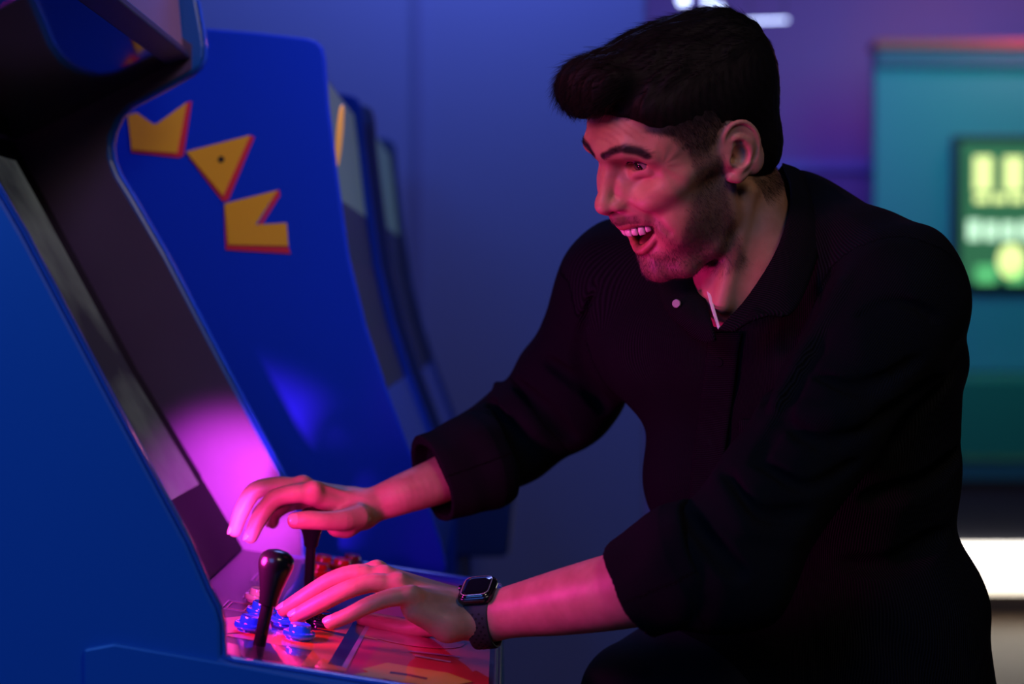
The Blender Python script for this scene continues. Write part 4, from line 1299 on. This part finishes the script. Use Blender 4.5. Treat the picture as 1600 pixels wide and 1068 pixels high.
def patch(name, rows, m, parent, thick=.0022, ribv=None, **k):
    """sheet from rows of camera-frame points, given thickness"""
    R_ = [spline(r, 17) for r in rows]; R_ = np.array(R_)
    n0 = (len(rows) - 1) * 4 + 1
    cols = [spline(list(R_[:, j]), n0) for j in range(17)]; G = np.array(cols).transpose(1, 0, 2)
    du = np.gradient(G, axis=1); dv = np.gradient(G, axis=0); N = np.cross(du, dv); N /= np.linalg.norm(N, axis=2, keepdims=True) + 1e-9
    if N[..., 1].mean() > 0: N = -N
    V = np.concatenate([(G + N * thick / 2).reshape(-1, 3), (G - N * thick / 2).reshape(-1, 3)]); h_, w_ = G.shape[:2]; S = h_ * w_
    f = []
    for i in range(h_ - 1):
        for j in range(w_ - 1):
            a = i * w_ + j; f.append((a, a + 1, a + w_ + 1, a + w_)); f.append((a + S, a + w_ + S, a + w_ + 1 + S, a + 1 + S))
    ring = [j for j in range(w_)] + [i * w_ + w_ - 1 for i in range(1, h_)] + [(h_ - 1) * w_ + j for j in range(w_ - 2, -1, -1)] + [i * w_ for i in range(h_ - 2, 0, -1)]
    for a, b in zip(ring, ring[1:] + ring[:1]): f.append((a, a + S, b + S, b))
    ribc = np.tile(np.linalg.norm(G - G[:, :1], axis=2).reshape(-1), 2)
    o = mk(name, cam2w(V), f, m, parent, attrs={'rib': ribc}, **k)
    return o


def CC(*q): return C(*q)


# near collar leaf: inner edge hugs the neck, outer edge lies on the shoulder, point towards the chest
patch('collar', [[CC(1222, 256, 1.84), CC(1236, 304, 1.77), CC(1216, 385, 1.715), CC(1170, 462, 1.69), CC(1124, 513, 1.688)],
                 [CC(1248, 266, 1.83), CC(1262, 330, 1.755), CC(1243, 415, 1.695), CC(1200, 480, 1.675), CC(1150, 516, 1.680)],
                 [CC(1272, 290, 1.825), CC(1284, 360, 1.745), CC(1264, 440, 1.690), CC(1232, 492, 1.668), CC(1176, 482, 1.678)]], M_cord, shirt, .003)
# far collar leaf
patch('collar', [[CC(1092, 428, 1.80), CC(1098, 455, 1.775), CC(1106, 480, 1.745), CC(1113, 508, 1.71), CC(1118, 532, 1.705)],
                 [CC(1062, 430, 1.80), CC(1066, 460, 1.77), CC(1075, 490, 1.745), CC(1090, 515, 1.73), CC(1104, 535, 1.72)],
                 [CC(1030, 440, 1.815), CC(1035, 470, 1.79), CC(1050, 496, 1.77), CC(1068, 512, 1.755), CC(1085, 528, 1.745)]], M_cord, shirt, .003)
# collar stand behind the neck
patch('collar_stand', [[CC(1222, 258, 1.84), CC(1190, 300, 1.90), CC(1120, 380, 1.88), CC(1092, 428, 1.80)],
                       [CC(1262, 330, 1.87), CC(1200, 370, 1.93), CC(1110, 420, 1.90), CC(1075, 470, 1.80)]], M_cord, shirt, .003)
patch('undershirt_edge', [[CC(1101, 436, 1.772), CC(1106, 462, 1.750), CC(1113, 488, 1.728), CC(1122, 514, 1.704)],
                          [CC(1106, 434, 1.772), CC(1111, 460, 1.750), CC(1118, 486, 1.728), CC(1125, 510, 1.704)]], M_white, shirt, .0015)
M_cord2 = M_cord
# front placket, drawn down over the chest
TORSO = BASE[5:] + [o for o in SH.ops if o[4] == 'd']


def drop(px, py, lift=.0015):
    """camera-frame point on the shirt surface seen at pixel px,py"""
    lo_, hi_ = 1.45, 2.1
    ds = np.linspace(lo_, hi_, 260).astype(np.float32); P = np.array([C(px, py, d) for d in ds], np.float32)
    v = SH.eval(P, TORSO); i = int(np.argmax(v < 0)) if (v < 0).any() else 160
    return C(px, py, ds[i] - lift - .002)


pl = [(1118, 520), (1112, 545), (1106, 600), (1097, 660), (1089, 720), (1084, 790), (1082, 860)]
patch('placket', [[drop(x + dx, y, .003) for x, y in pl] for dx in (-6, 18, 42)], M_cord, shirt, .0028)
patch('chest_pocket', [[drop(x, y, .0035) for x in (1156, 1200, 1245)] for y in (655, 720, 790)], M_cord, shirt, .0022)
for (x, y, q) in ((1057, 474, 'c'), (1108, 566, 'p'), (1096, 690, 'p')):
    c = C(1057, 474, 1.756) if q == 'c' else drop(x + 16, y, .006)
    cw = cam2w(c); nn = -FWD * .9 - RGT * .35
    lathe('button', [(.0001, .002), (.0042, .002), (.0046, .001), (.0046, -.001), (.003, -.002)], cw, nn, M_btn if q == 'c' else M_cord, shirt, seg=16)

# ---- trousers, belt line and shoes (he stands at the machine)
TR = Field()
TR.cone(C(1215, 1120, 1.90), C(1370, 1120, 1.83), .105, .105, .03)
hipR, hipL = C(1200, 1130, 1.93), C(1345, 1130, 1.83)
kneeR, kneeL = cam2w(C(965, 1170, 1.83)), None


def wc(w):   # world -> camera frame
    d = np.asarray(w, float) - CAMLOC; return np.array([d @ RGT, d @ FWD, d @ UP])


aR, aL = np.array([.20, 2.02, .09]), np.array([.50, 1.70, .09])
kR = np.array([.13, 1.88, .56]); kL = np.array([.40, 1.74, .50])
TR.tube([(hipR, .100), (C(1080, 1110, 1.88), .095), (wc(kR), .070), (wc(aR + [0, 0, .22]), .058), (wc(aR), .060)], .05, .004)
TR.tube([(hipL, .100), (wc([.41, 1.78, .75]), .090), (wc(kL), .070), (wc(aL + [0, 0, .22]), .058), (wc(aL), .060)], .05, .004)
TR.cone(C(985, 1085, 1.84), C(1180, 1060, 1.90), .055, .10, .05)
tv_, tq_ = TR.mesh(.005)
mk('trousers', cam2w(tv_), tq_, M_denim, MAN)
M_shoe = mat('shoe_leather', (.02, .02, .022), .4)
for a in (aR, aL):
    Fs = Field(); Fs.ell(wc(a + [-.02, 0, -.045]), (.06, .045, .045), 0); Fs.tube([(wc(a + [.03, 0, -.052]), .036), (wc(a + [-.08, 0, -.052]), .036), (wc(a + [-.17, 0, -.056]), .034)], .02)
    v, q = Fs.mesh(.004); W_ = cam2w(v); W_[:, 2] = np.maximum(W_[:, 2], 0)
    mk('shoe', W_, q, M_shoe, MAN)

# ---- wrist watch
WC = C(754, 938, 1.690)
M_case = mat('watch_case', (.05, .06, .075), .22, metal=.9); M_glass = mat('watch_glass', (.004, .004, .005), .04, coat=1)
M_band = mat('rubber_band', (.022, .022, .03), .6)
ax_ = C(775, 960, 1.69) - C(735, 963, 1.697); ax_ /= np.linalg.norm(ax_)                 # along the forearm
nrm_ = np.array([-.10, -.40, .91]); nrm_ -= ax_ * (nrm_ @ ax_); nrm_ /= np.linalg.norm(nrm_); sd_ = np.cross(ax_, nrm_)
wl = lambda a, s, n: cam2w(AC + ax_ * a + sd_ * s + nrm_ * n)
AC = C(757, 963, 1.693)
watch = empty('wrist_watch', cam2w(AC + nrm_ * .03).tolist(), 'dark square smartwatch with perforated black band on his near wrist', 'watch')


def rrect(w, h, r, n=6):
    out = []
    for cx_, cy_, a0 in ((w - r, h - r, 0), (-w + r, h - r, 90), (-w + r, -h + r, 180), (w - r, -h + r, 270)):
        for i in range(n + 1):
            a = math.radians(a0 + 90 * i / n); out.append((cx_ + r * math.cos(a), cy_ + r * math.sin(a)))
    return out


def slab(name, layers, m, parent):
    """stack of rounded rectangles (w, h, r, n) lofted on the watch axis"""
    v, f = [], []
    for w, h, r, n in layers: v += [wl(a, s, n) for a, s in rrect(w, h, r)]
    c = 28
    for j in range(len(layers) - 1):
        for i in range(c): f.append((j * c + i, j * c + (i + 1) % c, (j + 1) * c + (i + 1) % c, (j + 1) * c + i))
    f.append(tuple(range(c - 1, -1, -1))); f.append(tuple(range((len(layers) - 1) * c, len(layers) * c)))
    o = mk(name, v, f, m, parent); o.data.set_sharp_from_angle(angle=math.radians(60)); return o


N0 = .0262
case = slab('case', [(.0150, .0170, .008, N0), (.0178, .0200, .009, N0 + .002), (.0188, .0212, .0095, N0 + .0045), (.0186, .0210, .0095, N0 + .0075), (.0172, .0196, .0090, N0 + .0098)], M_case, watch)
slab('display', [(.0168, .0192, .0088, N0 + .0096), (.0162, .0186, .0085, N0 + .0108), (.0148, .0172, .0078, N0 + .0116)], M_glass, watch)
rim = slab('display_reflection_rim', [(.0151, .0175, .0078, N0 + .01150), (.0149, .0173, .0077, N0 + .01185), (.0144, .0168, .0075, N0 + .0119)], mat('glass_edge_glint', (.6, .7, .65), .1, metal=.6), watch)  # pale metal ring stands in for the reflection along the glass edge
slab('display_glass', [(.0144, .0168, .0075, N0 + .01180), (.0140, .0164, .0072, N0 + .01205), (.0100, .0120, .005, N0 + .0122)], M_glass, watch)
lathe('crown', [(.0001, .0026), (.0030, .0024), (.0034, .0016), (.0034, 0)], wl(-.0186, -.006, N0 + .006), (wl(-1, 0, 0) - wl(0, 0, 0)), M_case, watch, seg=18)
# band: an elliptical strap round the wrist with punched holes (recessed dark discs)
v, f = [], []; nseg = 72; W2 = .0115
rx, rn = .0290, .0300


def bandpt(t, a, off): 
    return wl(a, (rx + off) * math.sin(t), (rn + off) * math.cos(t) - .0008)


for i in range(nseg):
    t = 2 * math.pi * i / nseg
    w_ = W2 + .0035 * max(0, math.cos(t)) ** 3
    for a, off in ((-w_, 0), (-w_, .0016), (-w_ * .85, .0024), (w_ * .85, .0024), (w_, .0016), (w_, 0)): v.append(bandpt(t, a, off))
for i in range(nseg):
    for j in range(6): f.append((i * 6 + j, i * 6 + (j + 1) % 6, ((i + 1) % nseg) * 6 + (j + 1) % 6, ((i + 1) % nseg) * 6 + j))
band = mk('band', v, f, M_band, watch)
M_hole = mat('band_hole', (.004, .004, .005), .8)
for k in range(13):
    t = math.radians(52 + k * 8.0)
    for a in ((-.0068, 0, .0068) if k % 2 else (-.0034, .0034)):
        p = bandpt(t, a, .0025); n_ = bandpt(t, a, .01) - p
        lathe('band_hole', [(.0001, .0001), (.0013, .0001), (.0013, -.0005)], p, n_, M_hole, band, seg=10, smooth=False)
